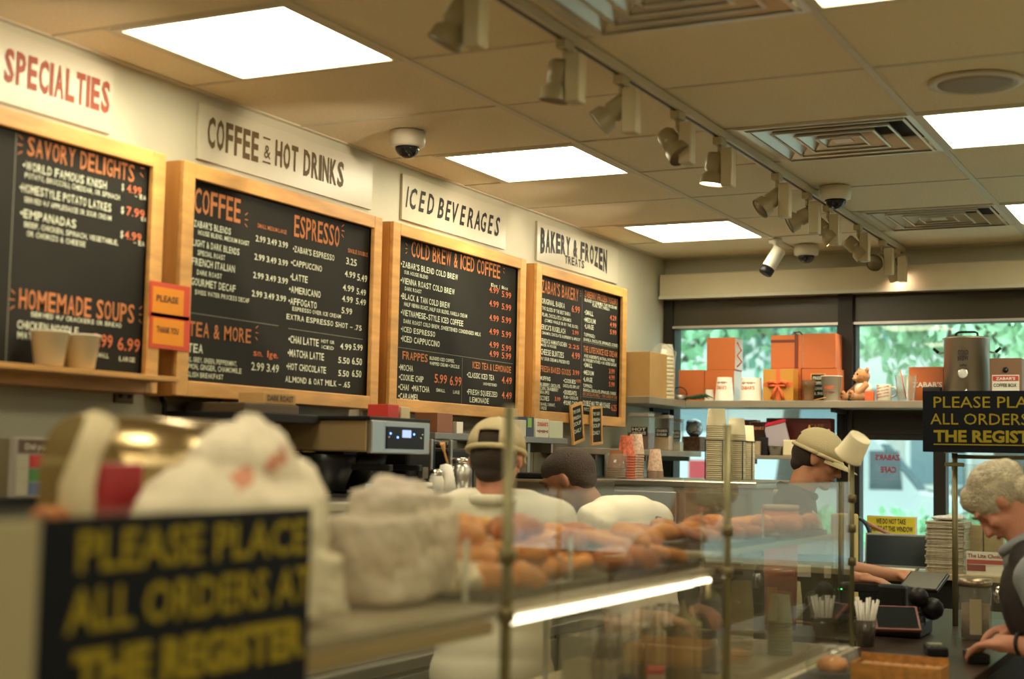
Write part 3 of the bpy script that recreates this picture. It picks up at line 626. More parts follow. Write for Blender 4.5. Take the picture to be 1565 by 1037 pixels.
# boxes on top of brewer and wall shelf
tag(MB().box(-2.98, -2.75, ya-.34, ya-.05, 1.70, 1.73, bev=.003).build('wooden_tray', M('dark tray', (.09, .06, .03), .5)), 'dark flat tray on the wall ledge beside the brewer under the coffee board', 'tray')
tag(MB().box(-3.02, -2.70, ya-.40, ya-.0105, 1.672, 1.6995, bev=.003).build('wall_ledge', blackm), 'short black wall ledge beside the brewer', 'shelf')
def carton(x, y, z, sx, sy, sz, mat, label, txt=None, ink=orangei, cat='box', group=None, rz=0, lidm=None, name='carton'):
    t = thing(name, label, cat, (x, y, z), rz, group)
    MB().box(-sx/2, sx/2, -sy/2, sy/2, 0, sz, bev=.0015).build('carton_body', mat, t)
    return t
t = carton(-2.8, 3.80, 1.7305, .1, .17, .035, kraft, 'orange brown carton on the ledge above the brewer under the coffee board')
m = MB(); letter(m, 'DARK ROAST', plane_fn((.0505, -.07, .009), (0, 1, 0), (0, 0, 1), (1, 0, 0)), .14, .018, .02); m.build('lettering', blacki, t)
rb = [(4.18, .07, .045, (.55, .04, .03), 'small red carton on top of the brewer'), (4.26, .06, .04, (.62, .52, .30), 'small cream carton on top of the brewer beside the red one')]
for y, sy, sz, c, lab in rb: carton(-2.6, y, z1+.0125, .08, sy, sz, M('print %.2f' % y, c, .5), lab)
for y, w_, h, c, lab in ((4.87, .12, .075, (.25, .10, .05), 'brown clear-fronted box on the wall shelf over the grinders'), (4.99, .05, .045, (.75, .72, .6), 'small white box on the wall shelf over the grinders'),
     (5.55, .05, .07, (.66, .58, .44), 'cream carton with dark print on the wall shelf behind the front post'), (5.615, .07, .085, (.05, .07, .12), 'dark blue and green carton on the wall shelf under the board gap'), (5.735, .13, .08, (.74, .70, .56), 'white carton with red lettering on the wall shelf under the bakery board'), (5.88, .14, .075, (.66, .66, .48), 'pale green carton on the wall shelf under the bakery board')):
    t = carton(-2.80, y, 1.6655, .1, w_, h, M('carton %.2f' % y, c, .5), lab)
    if w_ == .13:
        m = MB(); letter(m, "ZABAR'S", plane_fn((.0505, -.055, .05), (0, 1, 0), (0, 0, 1), (1, 0, 0)), .11, .015, .03); m.build('lettering', orangei, t)
        m = MB(); letter(m, '~o~oo~o', plane_fn((.0505, -.055, .02), (0, 1, 0), (0, 0, 1), (1, 0, 0)), .11, .018, .03); m.build('squiggle_print', M('maroon print', (.25, .03, .02), .6), t)
    if c == (.05, .07, .12): MB().box(.0502, .0512, -.025, .01, .04, .08).build('green_label', M('green label', (.30, .55, .05), .5), t)
# things on the counter in front of the wall: utensils, hanging tools
for i, y in enumerate((5.56, 5.66)):
    t = thing('hanging_ladle', ('dark ladle hanging under the wall shelf behind the front post', 'second dark ladle hanging under the wall shelf')[i], 'ladle', (-2.78, y, 1.6395), group='hanging utensils')
    MB().box(-.004, .004, -.012, .012, -.16, -.0005, bev=.002).build('handle', steel, t); MB().box(-.01, .01, -.02, .02, -.25, -.1605, bev=.006).build('grip', black, t)
tag(MB().box(-2.72, -2.45, 5.30, 5.85, .9405, 1.49, bev=.01).build('espresso_machine', M('dull brown steel', (.16, .12, .07), .4, .6)), 'dull brown steel appliance between the two shirted workers', 'appliance')
tag(MB().box(-2.70, -2.47, 5.36, 5.62, 1.4905, 1.515, bev=.006).build('appliance_tray', black), 'flat black tray lying on the appliance beside the bald worker', 'tray')
# poster behind the case at the near end of the counter
t = thing('allergen_poster', 'white framed notice with red, green and blue bands beside the counter end', 'poster')
a = onx(24, 668, -2.70); b = onx(98, 668, -2.70); za = a.z; zb = onx(24, 760, -2.70).z
MB().box(-2.72, -2.70, a.y, b.y, zb, za, bev=.002).build('frame', M('grey frame', (.35, .32, .28), .4), t)
wd = b.y-a.y; hh = za-zb
MB().box(-2.6995, -2.698, a.y+.01, b.y-.01, za-.25*hh, za-.03*hh).build('header', M('brown header', (.10, .06, .04), .6), t)
for k_, c in enumerate(((.50, .03, .04), (.06, .22, .06), (.10, .16, .30))):
    MB().box(-2.6995, -2.698, a.y+.3*wd, b.y-.01, za-(.50+.23*k_)*hh, za-(.29+.23*k_)*hh).build('band', M('band%d' % k_, c, .5), t)
    MB().box(-2.6995, -2.698, a.y+.03*wd, a.y+.27*wd, za-(.50+.23*k_)*hh, za-(.29+.23*k_)*hh).build('list_panel', M('list panel', (.42, .40, .30), .6), t)
m = MB(); letter(m, 'Did you want', plane_fn((-2.698, a.y+.03, za-.20*hh), (0, 1, 0), (0, 0, 1), (1, 0, 0)), wd*.8, hh*.1, .01); m.build('lettering', whitep, t)
t2 = tag(MB().box(-2.98, -2.73, a.y-.3, b.y-.02, .9405, zb-.005, bev=.01).build('counter_cabinet', blackm), 'black counter cabinet holding up the banded notice', 'cabinet')
# black kettle/brewer shape under the first board
t = thing('coffee_urn', 'black and chrome coffee urn under the savory board', 'urn', (-2.72, 3.12, 1.47))
MB().lathe([(.10, -.52), (.12, -.5), (.12, .08), (.09, .13), (0, .15)], n=24).build('body', black, t)
MB().tube([(.10, -.05, .10), (.15, -.05, .06), (.16, -.05, -.02), (.13, -.05, -.06)], .008).build('handle', chrome, t)
MB().tube([(.11, .05, -.3), (.15, .05, -.3), (.16, .05, -.33)], .008).build('tap', chrome, t)
MB().box(-.1, .1, -.1, .1, -.5295, -.5205).build('foot', black, t)
for i, (x0, x1, y0, y1) in enumerate(((246, 250, 605, 632), (333, 339, 612, 640))):
    a = onx(x0, y0, -3.0); b = onx(x1, y1, -3.0)
    tag(MB().tube([(-3.0, a.y, a.z-.0), (-2.99, (a.y+b.y)/2, (a.z+b.z)/2), (-3.0, b.y, b.z-.12)], .008).build('power_cable', black), ('black cable coming down from the gap between the first two boards', 'black cable coming down under the coffee board')[i], 'cable', 'black wall cables')
t = thing('wall_socket', 'small dark wall socket under the savory board', 'socket', (0, 0, 0)); a = onx(191, 603, WX+.01)
MB().box(WX+.001, WX+.01, a.y-.04, a.y+.04, a.z-.025, a.z+.025, bev=.002).build('plate', M('brown plate', (.12, .08, .04), .5), t)
for s in (-1, 1): MB().box(WX+.0101, WX+.012, a.y+s*.02-.008, a.y+s*.02+.008, a.z-.01, a.z+.01).build('socket_hole', blackm, t)

# ================================================================ THINGS ON THE WINDOW SHELF
def ccup(name, label, px, pyb, wpx, hpx, Y, inverted=False, txt="ZABAR'S", z=SZ, mat=whitep, group=None, extra=True, taper=.78, cat='cup'):
    a = ony(px, pyb, Y); D = (a-CP).dot(fwd); rt_ = wpx/2/F*D; h = hpx/F*D; rs = rt_*taper
    t = thing(name, label, cat, (a.x, Y, z+.0005), group=group)
    m = MB(); r0, r1 = (rt_, rs) if inverted else (rs, rt_)
    prof = [(0, .001), (r0, 0), (r1, h)] if not inverted else [(r0+.002, 0), (r0+.002, .004), (r0, .005), (r1, h), (0, h-.001)]
    if not inverted: prof += [(r1+.003, h), (r1+.003, h+.004), (r1-.001, h+.003), (r0-.002, .01), (0, .01)]
    m.lathe(prof, n=26, caps=False); m.build('cup_wall', mat, t)
    def fn(zc):
        def f(x, y):
            z_ = zc+y; r = r0+(r1-r0)*z_/h+.0008; an = -math.pi/2-.1+(x-.0)/r
            return V((r*math.cos(an), r*math.sin(an), z_))
        return f
    if txt:
        m = MB(); wd_ = 1.5*rs; g_ = fn(h*.48); letter(m, txt, lambda x, y: g_(x-wd_/2, y), wd_, h*.14, .03); m.build('orange_lettering', orangei, t)
        if extra:
            m = MB(); g2 = fn(h*(.30 if not inverted else .72)); letter(m, '~o~oo~', lambda x, y: g2(x-wd_*.55, y), wd_*1.1, h*.13, .03); m.build('squiggle_print', M('maroon print', (.25, .03, .02), .6), t)
    return t
# cardboard carton and cup sleeves at the wall end
def obox(label, x0, x1, y0, y1, Y, dep=.14, mat=orangec, lid=None, z=None, ribbon=None, group='orange cartons on the window shelf', side=None, text=None):
    a = ony(x0, y1, Y); b = ony(x1, y1, Y); c = ony(x0, y0, Y); zb = SZ+.0005 if z is None else z; h = (c-a).length
    t = thing('gift_carton', label, 'box', ((a.x+b.x)/2, Y, zb), group=group); w2 = (b.x-a.x)/2
    MB().box(-w2, w2, 0, dep, 0, h, bev=.002).build('carton_body', mat, t)
    if side: MB().box(w2+.0003, w2+.002, .004, dep-.004, .004, h-.004).build('side_panel', side, t)
    return t, w2, h
carton(-2.885, 7.22, SZ+.0005, .20, .25, .235, kraft, 'brown cardboard case with white label standing at the wall end of the window shelf')
tw = thing('napkin_pack', 'clear plastic pack of stacked cream lids beside the cardboard case', 'pack', (-2.86, 7.47, SZ+.0005))
for i in range(12): MB().lathe([(0, 0), (.06, 0), (.064, .006), (.064, .014), (.058, .018), (0, .018)], (random.uniform(-.004, .004), random.uniform(-.004, .004), i*.021), 20).build('lid', creamp, tw)
MB().lathe([(.07, 0), (.075, .10), (.070, .20), (.078, .26), (.03, .30), (.012, .31)], n=14, caps=False).build('plastic_wrap', clearp, tw)
# tall sleeve of white cups by the window frame
def nested(name, base, n, dz, loc, tree_=None, lab='', grp='', cat='cup', rot=None):
    out = []
    for i in range(n):
        o = base if i == 0 else base.copy()
        if i: COL.objects.link(o)
        o.location = V(loc)+V((random.uniform(-.0008, .0008), random.uniform(-.0008, .0008), i*dz)); o['label'] = lab; o['category'] = cat; o['group'] = grp
        out.append(o)
    return out
a = ony(1021, 612, 7.68)
def invcup(name, rbig, rs, h, mat): # cup turned upside down, rim at the bottom
    m = MB(); m.lathe([(rbig-.001, .001), (rbig+.002, 0), (rbig+.003, .003), (rbig, .006), (rs, h), (rs-.002, h-.002), (0, h-.002)], n=22, caps=False); return m.build(name, mat)
c0 = invcup('paper_cup', .042, .030, .10, whitep)
nested('paper_cup', c0, 22, .0103, (a.x, 7.66, SZ+.001), lab='white paper cup turned over in the tall stack against the window frame', grp='tall stack of white cups')
# orange cartons left group
obox('orange carton at the bottom of the first pile, against the window frame', 1037, 1076, 560, 608, 7.74)
_, _, hA = obox('orange carton at the bottom of the first pile, under the single top one', 1076.6, 1121, 560, 608, 7.74, side=whitepp)
hz = hA
t, w2, h = obox('single orange carton with white lid and ribbon, on top of the first pile', 1080, 1123, 511, 560, 7.74, z=SZ+hz+.001, side=whitepp)
MB().tube([(w2+.004, .03, h*.85), (w2+.03, .02, h*.6), (w2+.004, .03, h*.45), (w2+.03, .03, h*.25), (w2+.004, .03, h*.1)], .005).build('ribbon', orangei, t)
# second pile
_, _, hB = obox('orange carton low in the second pile, behind the ribboned gift box', 1179, 1224, 558, 608, 7.74)
obox('orange carton low in the second pile, beside the window post', 1225, 1280, 558, 608, 7.74)
hz2 = hB
t, w2, h = obox('tall orange carton with dark ribbon band on top of the second pile', 1178, 1226, 507, 558, 7.74, z=SZ+hz2+.001, side=whitepp)
rbm = M('dark maroon ribbon', (.16, .03, .012), .4)
MB().box(w2-.042, w2-.022, -.0025, -.0004, .001, h).box(-w2, w2-.0421, -.0025, -.0004, h*.78, h*.86).build('ribbon_band', rbm, t)
MB().tube([(w2-.03, 0, h), (w2-.05, .01, h+.014), (w2-.02, .02, h+.018), (w2-.005, .02, h+.002)], .004).build('ribbon_bow', rbm, t)
obox('tall plain orange carton on top of the second pile, touching the window post', 1227, 1277, 505, 558, 7.74, z=SZ+hz2+.001)
# yellow gift box with orange bow
a = ony(1166, 613, 7.64); t = thing('ribboned_gift_box', 'small yellow gift box tied with a wide orange bow in front of the orange cartons', 'gift box', (0, 7.625, SZ+.0005))
b = ony(1212, 613, 7.625); a = ony(1166, 613, 7.625); h = (a-ony(1166, 565, 7.625)).length; t.location.x = (a.x+b.x)/2; w2 = (b.x-a.x)/2
MB().box(-w2, w2, 0, .10, 0, h, bev=.002).build('box_body', M('yellow orange card', (.55, .27, .04), .5), t)
MB().box(-.011, .011, -.002, -.0004, .001, h).box(-w2, -.0112, -.002, -.0004, h*.45, h*.57).box(.0112, w2, -.002, -.0004, h*.45, h*.57).build('ribbon_band', orangei, t)
for s in (-1, 1):
    MB().tube([(0, -.008, h*.52), (s*.025, -.016, h*.60), (s*.05, -.014, h*.56), (s*.045, -.012, h*.46), (s*.02, -.012, h*.47), (0, -.008, h*.5)], [.004, .010, .012, .010, .007, .004]).build('bow_loop', orangei, t)
    MB().tube([(0, -.008, h*.5), (s*.018, -.012, h*.3), (s*.03, -.01, h*.06)], [.005, .009, .010]).build('bow_tail', orangei, t)
ccup('paper_cup', 'white inverted paper cup with orange lettering, next past the green leaves', 1107, 613, 29, 36, 7.66, True)
ccup('paper_tub', 'wide white paper tub with orange lettering beside the yellow gift box', 1148, 613, 34, 35, 7.66, True, taper=.9, cat='tub')
ccup('paper_cup', 'large white paper cup with orange lettering standing beside the window post', 1271, 613, 31, 37, 7.66, taper=.74)
ccup('espresso_cup', 'tiny white paper cup turned over behind the green leaves', 1084, 605, 15, 18, 7.72, True, txt=None)
# palm leaf / green paper bundle
t = thing('green_leaf_bundle', 'bundle of dark green leaves lying on the window shelf', 'leaves', (ony(1066, 612, 7.65).x, 7.65, SZ+.001))
lf = M('dark green leaf', (.02, .07, .02), .45, var=.4, vs=20)
for i in range(9):
    s = -1 if i % 2 else 1; x = -.05+.012*i; L0 = .06
    m = MB(); m.tube([(x-.03*s, 0, .008+.002*i), (x, -.01, .018+.002*i), (x+.05*s, -.005, .006+.001*i)], [.002, .009, .001], n=6); m.build('leaf', lf, t)
# basket handle ring behind
t = thing('wire_basket', 'small round wire basket behind the green leaves', 'basket', (ony(1047, 612, 7.8).x, 7.71, SZ+.001))
MB().tube([(.045*math.cos(k*.5), .0, .035+.045*math.sin(k*.5)) for k in range(13)], .003).build('basket_handle', black, t); MB().lathe([(.03, 0), (.045, .035), (.04, .035), (.027, .003)], n=16, caps=False).build('basket_bowl', steeld, t)
# stack of clear cups + chalk card + straws
t = thing('clear_cup_stack', 'short bundle of clear brown drink cups beside the small chalk card', 'cups', (ony(1236, 612, 7.66).x, 7.66, SZ+.001))
for i in range(5): MB().lathe([(.026, 0), (.036, .085), (.039, .087), (.035, .083), (.024, .003)], (.0, 0, i*.006), 18, caps=False).build('clear_cup', M('amber clear cup', (.35, .2, .1), .15, alpha=.55), t)
t = thing('shelf_chalk_card', 'small upright chalk price card with wooden frame on the window shelf', 'chalk card', (ony(1251, 612, 7.72).x, 7.71, SZ+.001), 0)
for a4 in ((-.04, -.034, 0, .15), (.034, .04, 0, .15), (-.034, .034, .144, .15), (-.034, .034, 0, .006)): MB().box(a4[0], a4[1], -.004, .004, a4[2], a4[3]).build('card_rail', pine, t)
MB().box(-.034, .034, -.002, .002, .006, .144).build('card_slate', slate, t)
m = MB()
for i, s_ in enumerate(('FRESH', 'COFFEE', 'BEANS', '8.98')): letter(m, s_, plane_fn((-.028, -.002, .118-.028*i), (1, 0, 0), (0, 0, 1), (0, -1, 0)), .056, .015, .02)
m.build('lettering', chalkw, t)
tag(MB().tube([(ony(1244, 613, 7.62).x, 7.62, SZ+.003), (ony(1262, 606, 7.62).x, 7.62, SZ+.018)], .003).build('wooden_stirrer', pine), 'thin wooden stirrer lying tilted on the window shelf edge', 'stirrer')
# ================================================================ blob bodies (one continuous voxel skin)
def blob(name, prims, mat, parent=None, vox=.01, sm=6, T=None, paint=None, mats=None, noise=0):
    bm = bmesh.new(); T = T or Matrix()
    for p in prims:
        k = p[0]
        if k == 'e':
            rot = p[3] if len(p) > 3 else Matrix()
            bmesh.ops.create_icosphere(bm, subdivisions=3, radius=1, matrix=T @ Matrix.Translation(p[1]) @ rot @ Matrix.Diagonal((*p[2], 1)))
        elif k in 'cf':
            a, b, r0, r1 = V(p[1]), V(p[2]), p[3], p[4]; d = b-a; q = d.to_track_quat('Z', 'Y').to_matrix().to_4x4()
            sx = p[5] if len(p) > 5 else 1
            bmesh.ops.create_cone(bm, cap_ends=True, segments=20, radius1=r0, radius2=r1, depth=d.length, matrix=T @ Matrix.Translation((a+b)/2) @ q @ Matrix.Diagonal((sx, 1, 1, 1)))
            if k == 'c':
                for c, r in ((a, r0), (b, r1)): bmesh.ops.create_icosphere(bm, subdivisions=3, radius=r, matrix=T @ Matrix.Translation(c) @ q @ Matrix.Diagonal((sx, 1, 1, 1)))
        elif k == 'b':
            x0, x1, y0, y1, z0, z1 = p[1]; rot = p[2] if len(p) > 2 else Matrix()
            bmesh.ops.create_cube(bm, size=1, matrix=T @ rot @ Matrix.Translation(((x0+x1)/2, (y0+y1)/2, (z0+z1)/2)) @ Matrix.Diagonal((x1-x0, y1-y0, z1-z0, 1)))
    me = bpy.data.meshes.new(name); bm.to_mesh(me); bm.free()
    o = bpy.data.objects.new(name, me); COL.objects.link(o)
    r = o.modifiers.new('r', 'REMESH'); r.mode = 'VOXEL'; r.voxel_size = vox; r.use_smooth_shade = True
    s = o.modifiers.new('s', 'SMOOTH'); s.iterations = sm; s.factor = .5
    dg = bpy.context.evaluated_depsgraph_get(); dg.update()
    nm = bpy.data.meshes.new_from_object(o.evaluated_get(dg)); o.modifiers.clear(); o.data = nm; nm.name = name
    nm.materials.clear()
    for m in (mats or [mat]): nm.materials.append(m)
    if noise:
        from mathutils import noise as NZ
        for v in nm.vertices:
            f1 = NZ.noise(v.co*noise[1]); f2 = NZ.noise(v.co*noise[1]*2.3+V((3, 1, 7)))
            v.co += v.normal*noise[0]*((1-abs(f1)*2.4)+(1-abs(f2)*2.4)*.5)
    if paint:
        Ti = T.inverted()
        for f in nm.polygons: f.material_index = paint(Ti @ f.center)
    for f in nm.polygons: f.use_smooth = True
    if parent: o.parent = parent
    return o
# teddy bear
fur = M('golden brown plush', (.46, .21, .06), .95, bump=.9, bs=220, var=.2, vs=60, sheen=.4)
a = ony(1318, 613, 7.70); t = thing('teddy_bear', 'golden brown teddy bear in a white shirt sitting on the window shelf', 'teddy bear', (a.x, 7.72, SZ+.001), 0)
TB = Matrix.Rotation(-.75, 4, 'Z') @ Matrix.Scale(.80, 4)   # faces the customers, turned to the mug
hd = Matrix.Translation((0, -.03, .175))
prims = [('e', (0, 0, .07), (.058, .052, .07)), ('e', (0, -.01, .165), (.055, .052, .05)), ('e', (0, -.055, .155), (.028, .026, .022))]
for s in (-1, 1):
    prims += [('e', (s*.045, 0, .208), (.019, .011, .019)), ('c', (s*.045, -.01, .105), (s*.05, -.075, .055), .022, .018), ('c', (s*.035, -.02, .028), (s*.048, -.105, .026), .03, .024), ('e', (s*.05, -.122, .036), (.026, .015, .034))]
blob('body', prims, fur, t, .0045, 3, TB)
blob('shirt', [('e', (0, 0, .08), (.063, .058, .055))], M('white knit shirt', (.74, .70, .58), .9), t, .005, 2, TB)
for s in (-1, 1):
    MB().ball(TB @ V((s*.02, -.058, .178)), .005, sub=2).build('eye', black, t)
    m = MB()
    for dx, dz, r_ in ((0, -.008, .010), (-.012, .012, .005), (0, .017, .005), (.012, .012, .005)): m.ball(TB @ V((s*.05+dx, -.137, .036+dz)), (r_, .004, r_), T=Matrix.Rotation(-.75, 4, 'Z'), sub=1)
    m.build('paw_pad', M('brown pad', (.12, .05, .02), .8), t, kind='stuff')
MB().ball(TB @ V((0, -.081, .160)), (.008, .005, .006)).build('nose', black, t)
blob('muzzle_patch', [('e', (0, -.058, .153), (.026, .026, .019))], M('pale plush', (.62, .38, .18), .95, bump=.5, bs=200), t, .004, 2, TB)
# mug, clear cup, orange box with lettering
a = ony(1351, 613, 7.66); t = thing('printed_mug', 'white mug with slanted orange and brown print beside the teddy bear', 'mug', (a.x, 7.66, SZ+.001))
MB().lathe([(0, .001), (.036, 0), (.038, .005), (.038, .083), (.0365, .085), (.035, .083), (.035, .01), (0, .01)], n=26, caps=False).build('mug_body', whitep, t)
MB().tube([(.037, 0, .07), (.055, 0, .072), (.066, 0, .055), (.062, 0, .03), (.037, 0, .018)], .005).build('handle', whitep, t)
m = MB()
for i in range(5):
    def g_(x, y, i=i):
        an = -2.6+(x+i*.0)/.0386; z_ = .010+y+i*.016+x*.35*0
        return V((.0387*math.cos(an), .0387*math.sin(an), min(z_+.18*x, .081)))
    letter(m, 'ZABARS COFFEE' if i % 2 else 'FRESH ROASTED', g_, .075, .008, .03)
m.build('lettering', M('rust print', (.45, .13, .05), .6), t)
carton(ony(1330, 613, 7.64).x, 7.632, SZ+.0005, .045, .03, .05, orangei, 'little orange tin standing between the teddy bear and the mug')
t = ccup('clear_cup', 'clear plastic cup with an orange straw beside the printed mug', 1385, 613, 33, 38, 7.67, txt=None, mat=clearp)
MB().tube([(0, 0, .01), (-.03, 0, .16)], .003).build('straw', orangei, t)
t, w2, h = obox('orange carton with white lettering leaning behind the clear cup by the steel pot', 1389, 1442, 557, 610, 7.75, group='orange cartons on the window shelf')
m = MB(); letter(m, "ZABAR'S", plane_fn((-w2+.02, -.001, h*.42), (1, 0, 0), (0, 0, 1), (0, -1, 0)), w2*1.7, .025, .02); m.build('lettering', whitepp, t)
tag(MB().lathe([(0, 0), (.02, 0), (.03, .01), (.028, .03), (0, .04)], (ony(1300, 612, 7.68).x, 7.70, SZ+.001), 14).build('glass_ornament', M('dark ornament glass', (.05, .05, .05), .1)), 'small dark glass ornament behind the paper cup and bear', 'ornament')
tag(MB().box(ony(1412, 612, 7.7).x, ony(1440, 612, 7.7).x, 7.66, 7.72, SZ+.001, SZ+.075, bev=.006).build('black_grinder_box', black), 'black box on the shelf in front of the steel pot', 'box')
# steel brew pot
a = ony(1477, 600, 7.72); R_ = (1514-1441)/2/F*7.2; t = thing('brew_pot', 'tall steel pot lettered cold brew with black lid handle on the window shelf', 'pot', (a.x, 7.74, SZ+.001)); PH = ony(1477, 517, 7.72).z-SZ
MB().lathe([(0, 0), (R_*.97, 0), (R_*.97, PH-.004), (R_*1.03, PH-.004), (R_*1.03, PH), (R_*.9, PH+.006), (0, PH+.008)], n=36, caps=False).build('pot_body', M('spun steel', (.62, .55, .44), .38, .75, bump=.02, bs=60, stretch=(1, 1, 30)), t)
MB().tube([(-.055, 0, PH+.006), (-.053, 0, PH+.028), (-.04, 0, PH+.034), (.04, 0, PH+.034), (.053, 0, PH+.028), (.055, 0, PH+.006)], .006).build('lid_handle', black, t)
for s in (-1, 1):
    hnd = MB().tube([(s*R_*.96, 0, PH-.07), (s*(R_+.02), 0, PH-.075), (s*(R_+.045), 0, PH-.055)], .005).build('side_handle', steel, t)
    MB().tube([(s*(R_+.024), 0, PH-.072), (s*(R_+.05), 0, PH-.05)], .008).build('handle_grip', black, hnd)
def pf(zc, rr=None):
    rr = rr or R_*.97+.001
    return lambda x, y: V((rr*math.cos(-math.pi/2+x/rr), rr*math.sin(-math.pi/2+x/rr), zc+y))
m = MB()
for i, (s_, wd_) in enumerate((('COLD', .055), ('BREW', .055), ('coffee', .035))):
    g2 = pf(PH-.09-.03*i); letter(m, s_, lambda x, y, g2=g2, wd_=wd_: g2(x-wd_/2, y), wd_, .022 if i < 2 else .012, .03)
m.build('lettering', blacki, t)
gz = PH*.42; MB().lathe([(0, 0), (.024, 0), (.024, .01), (0, .011)], n=24, T=TR((0, -R_*.965, gz), 0, math.pi/2)).build('thermometer_dial', M('dial face', (.62, .58, .48), .3), t)
d_ = MB().lathe([(.022, .0112), (.026, .0112), (.026, .0), (.0245, 0)], n=24, T=TR((0, -R_*.965, gz), 0, math.pi/2)).build('dial_ring', chrome, t)
MB().tube([(.02, -R_*.96, .06), (.02, -R_-.03, .055), (.02, -R_-.035, .03)], .008).build('tap', chrome, t)
# coffee box with handle
a = ony(1538, 600, 7.64); wd_ = 48/F*7.2; t = thing('coffee_box', 'brown carry carton with red and white coffee box label beside the steel pot', 'box', (a.x, 7.62, SZ+.001)); hb = ony(1533, 548, 7.66).z-SZ
MB().box(-wd_/2, wd_/2, 0, .09, 0, hb, bev=.003).build('carton_body', M('brown carton', (.20, .11, .06), .6), t)
MB().box(-wd_*.42, wd_*.42, -.0015, -.0003, .005, hb-.085).build('white_label', whitepp, t)
MB().box(-wd_*.40, wd_*.40, -.003, -.0016, hb-.115, hb-.09).build('red_band', M('red label', (.50, .05, .03), .5), t)
MB().lathe([(0, 0), (.014, 0), (.014, .004), (0, .004)], n=18, T=TR((0, -.0005, hb-.06), 0, math.pi/2)).build('spout_cap', black, t)
m = MB(); letter(m, 'COFFEE BOX', plane_fn((-wd_*.38, -.0016, hb-.145), (1, 0, 0), (0, 0, 1), (0, -1, 0)), wd_*.72, .016, .03); letter(m, 'HOUSE', plane_fn((0, -.0016, hb-.18), (1, 0, 0), (0, 0, 1), (0, -1, 0)), wd_*.35, .014, .03); m.build('lettering', blacki, t)
m = MB(); letter(m, "ZABAR'S", plane_fn((-wd_*.3, -.0032, hb-.110), (1, 0, 0), (0, 0, 1), (0, -1, 0)), wd_*.6, .013, .03); m.build('lettering', whitepp, t)
# ---------------------------------------------------------------- middle corner shelf: canisters, bags
def canister(px, wpx, h, Y, fill, fillh, label, txt=None, X=None):
    a = onx(px, 690, -2.875); Y = a.y; D = (a-CP).dot(fwd); w2 = wpx/2/F*D
    t = thing('clear_canister', label, 'canister', (a.x, Y, MZ+.0005), .1, 'clear square canisters')
    MB().box(-w2+.003, w2-.003, -w2+.003, w2-.003, .003, fillh, bev=.002).build('contents', fill, t)
    MB().box(-w2, w2, -w2, w2, 0, h-.02, bev=.004).build('canister_wall', clearp, t)
    MB().box(-w2*.98, w2*.98, -w2*.98, w2*.98, h-.0195, h, bev=.004).build('lid', M('clear lid', (.55, .50, .42), .2), t)
    if txt:
        MB().box(-w2*.6, w2*.9, -w2-.0015, -w2-.0003, h*.38, h*.38+.045).build('black_label', blackm, t)
        m = MB()
        for i, s_ in enumerate(txt): letter(m, s_, plane_fn((-w2*.5, -w2-.0016, h*.38+.026-.02*i), (1, 0, 0), (0, 0, 1), (0, -1, 0)), w2*1.25, .014, .03)
        m.build('lettering', whitepp, t)
canister(979, 34, .195, 6.75, M('cocoa powder', (.10, .035, .02), .9, bump=.3), .09, 'clear canister half full of cocoa powder with black hot chocolate label', ('HOT', 'CHOCOLATE'))
canister(1013, 27, .195, 6.95, M('cinnamon sugar', (.62, .45, .28), .9, bump=.3), .08, 'clear canister of pale sugar with black cinnamon label', ('CINNAMON', 'SUGAR'))
canister(1034, 18, .18, 7.2, M('white sugar', (.7, .64, .5), .9, bump=.3), .05, 'narrow clear canister with black label beside the wicker basket', ('PURE', 'SUGAR'))
t = thing('wicker_basket', 'brown woven basket with a silver foil bag on the corner shelf', 'basket', (onx(1061, 690, -2.83).x, onx(1061, 690, -2.83).y, MZ+.0005)); BKX, BKY = t.location.x, t.location.y
wk = M('brown wicker', (.16, .07, .03), .8, bump=1.0, bs=90, var=.4, vs=60)
MB().box(-.055, .055, -.06, .06, 0, .085, bev=.006).build('basket_body', wk, t)
tag(blob('foil_bag', [('e', (0, 0, .05), (.05, .05, .055)), ('e', (.02, -.02, .07), (.03, .03, .03)), ('e', (-.025, .01, .08), (.028, .03, .02))], M('crumpled foil', (.4, .38, .38), .22, .9, bump=1.2, bs=60), None, .006, 1, Matrix.Translation((BKX, BKY, MZ+.084))), 'crumpled silver foil bag sitting in the woven basket', 'bag')
# cups on the ice machine
def onbase(px, Y):
    return ony(px, 742, Y)
def onb2(px, X=-2.63): p = onx(px, 742, X); return (p.x, p.y)
tg = thing('clear_cup_tray', 'clear plastic tub holding the short stack of brown cups on the ice machine', 'tray', (*onb2(941), LZ+.0005))
MB().lathe([(.058, .0), (.062, .005), (.064, .115), (.061, .115), (.059, .004)], n=24, caps=False, T=Matrix.Diagonal((.85, .85, 1, 1))).build('tray_wall', clearp, tg)
cupb = M('brown printed cup', (.34, .13, .04), .6); cupo = M('red orange printed cup', (.68, .16, .08), .6, var=.5, vs=60); cupk = M('pale printed cup', (.66, .45, .32), .6, var=.35, vs=70)
o = invcup('paper_cup', .041, .030, .085, cupb); nested('paper_cup', o, 5, .010, (*onb2(941), LZ+.006), lab='brown paper cup turned over in the short stack inside the clear tray', grp='short stack of brown cups')
o = invcup('paper_cup', .041, .029, .10, cupo); nested('paper_cup', o, 9, .0125, (*onb2(957, -2.60), LZ+.001), lab='red orange paper cup turned over in the tall stack beside the brown cups', grp='tall stack of red orange cups')
o = invcup('paper_cup', .041, .029, .10, cupk); nested('paper_cup', o, 10, .0125, (*onb2(971, -2.67), LZ+.001), lab='pale printed paper cup turned over in the stack behind the red orange ones', grp='tall stack of pale cups')
o = invcup('paper_cup', .039, .025, .11, cupk); nested('paper_cup', o, 5, .008, (*onb2(1001, -2.60), LZ+.001), lab='pale paper cup with rust print, in the separate cone stack on the ice machine', grp='cone stack of printed cups')
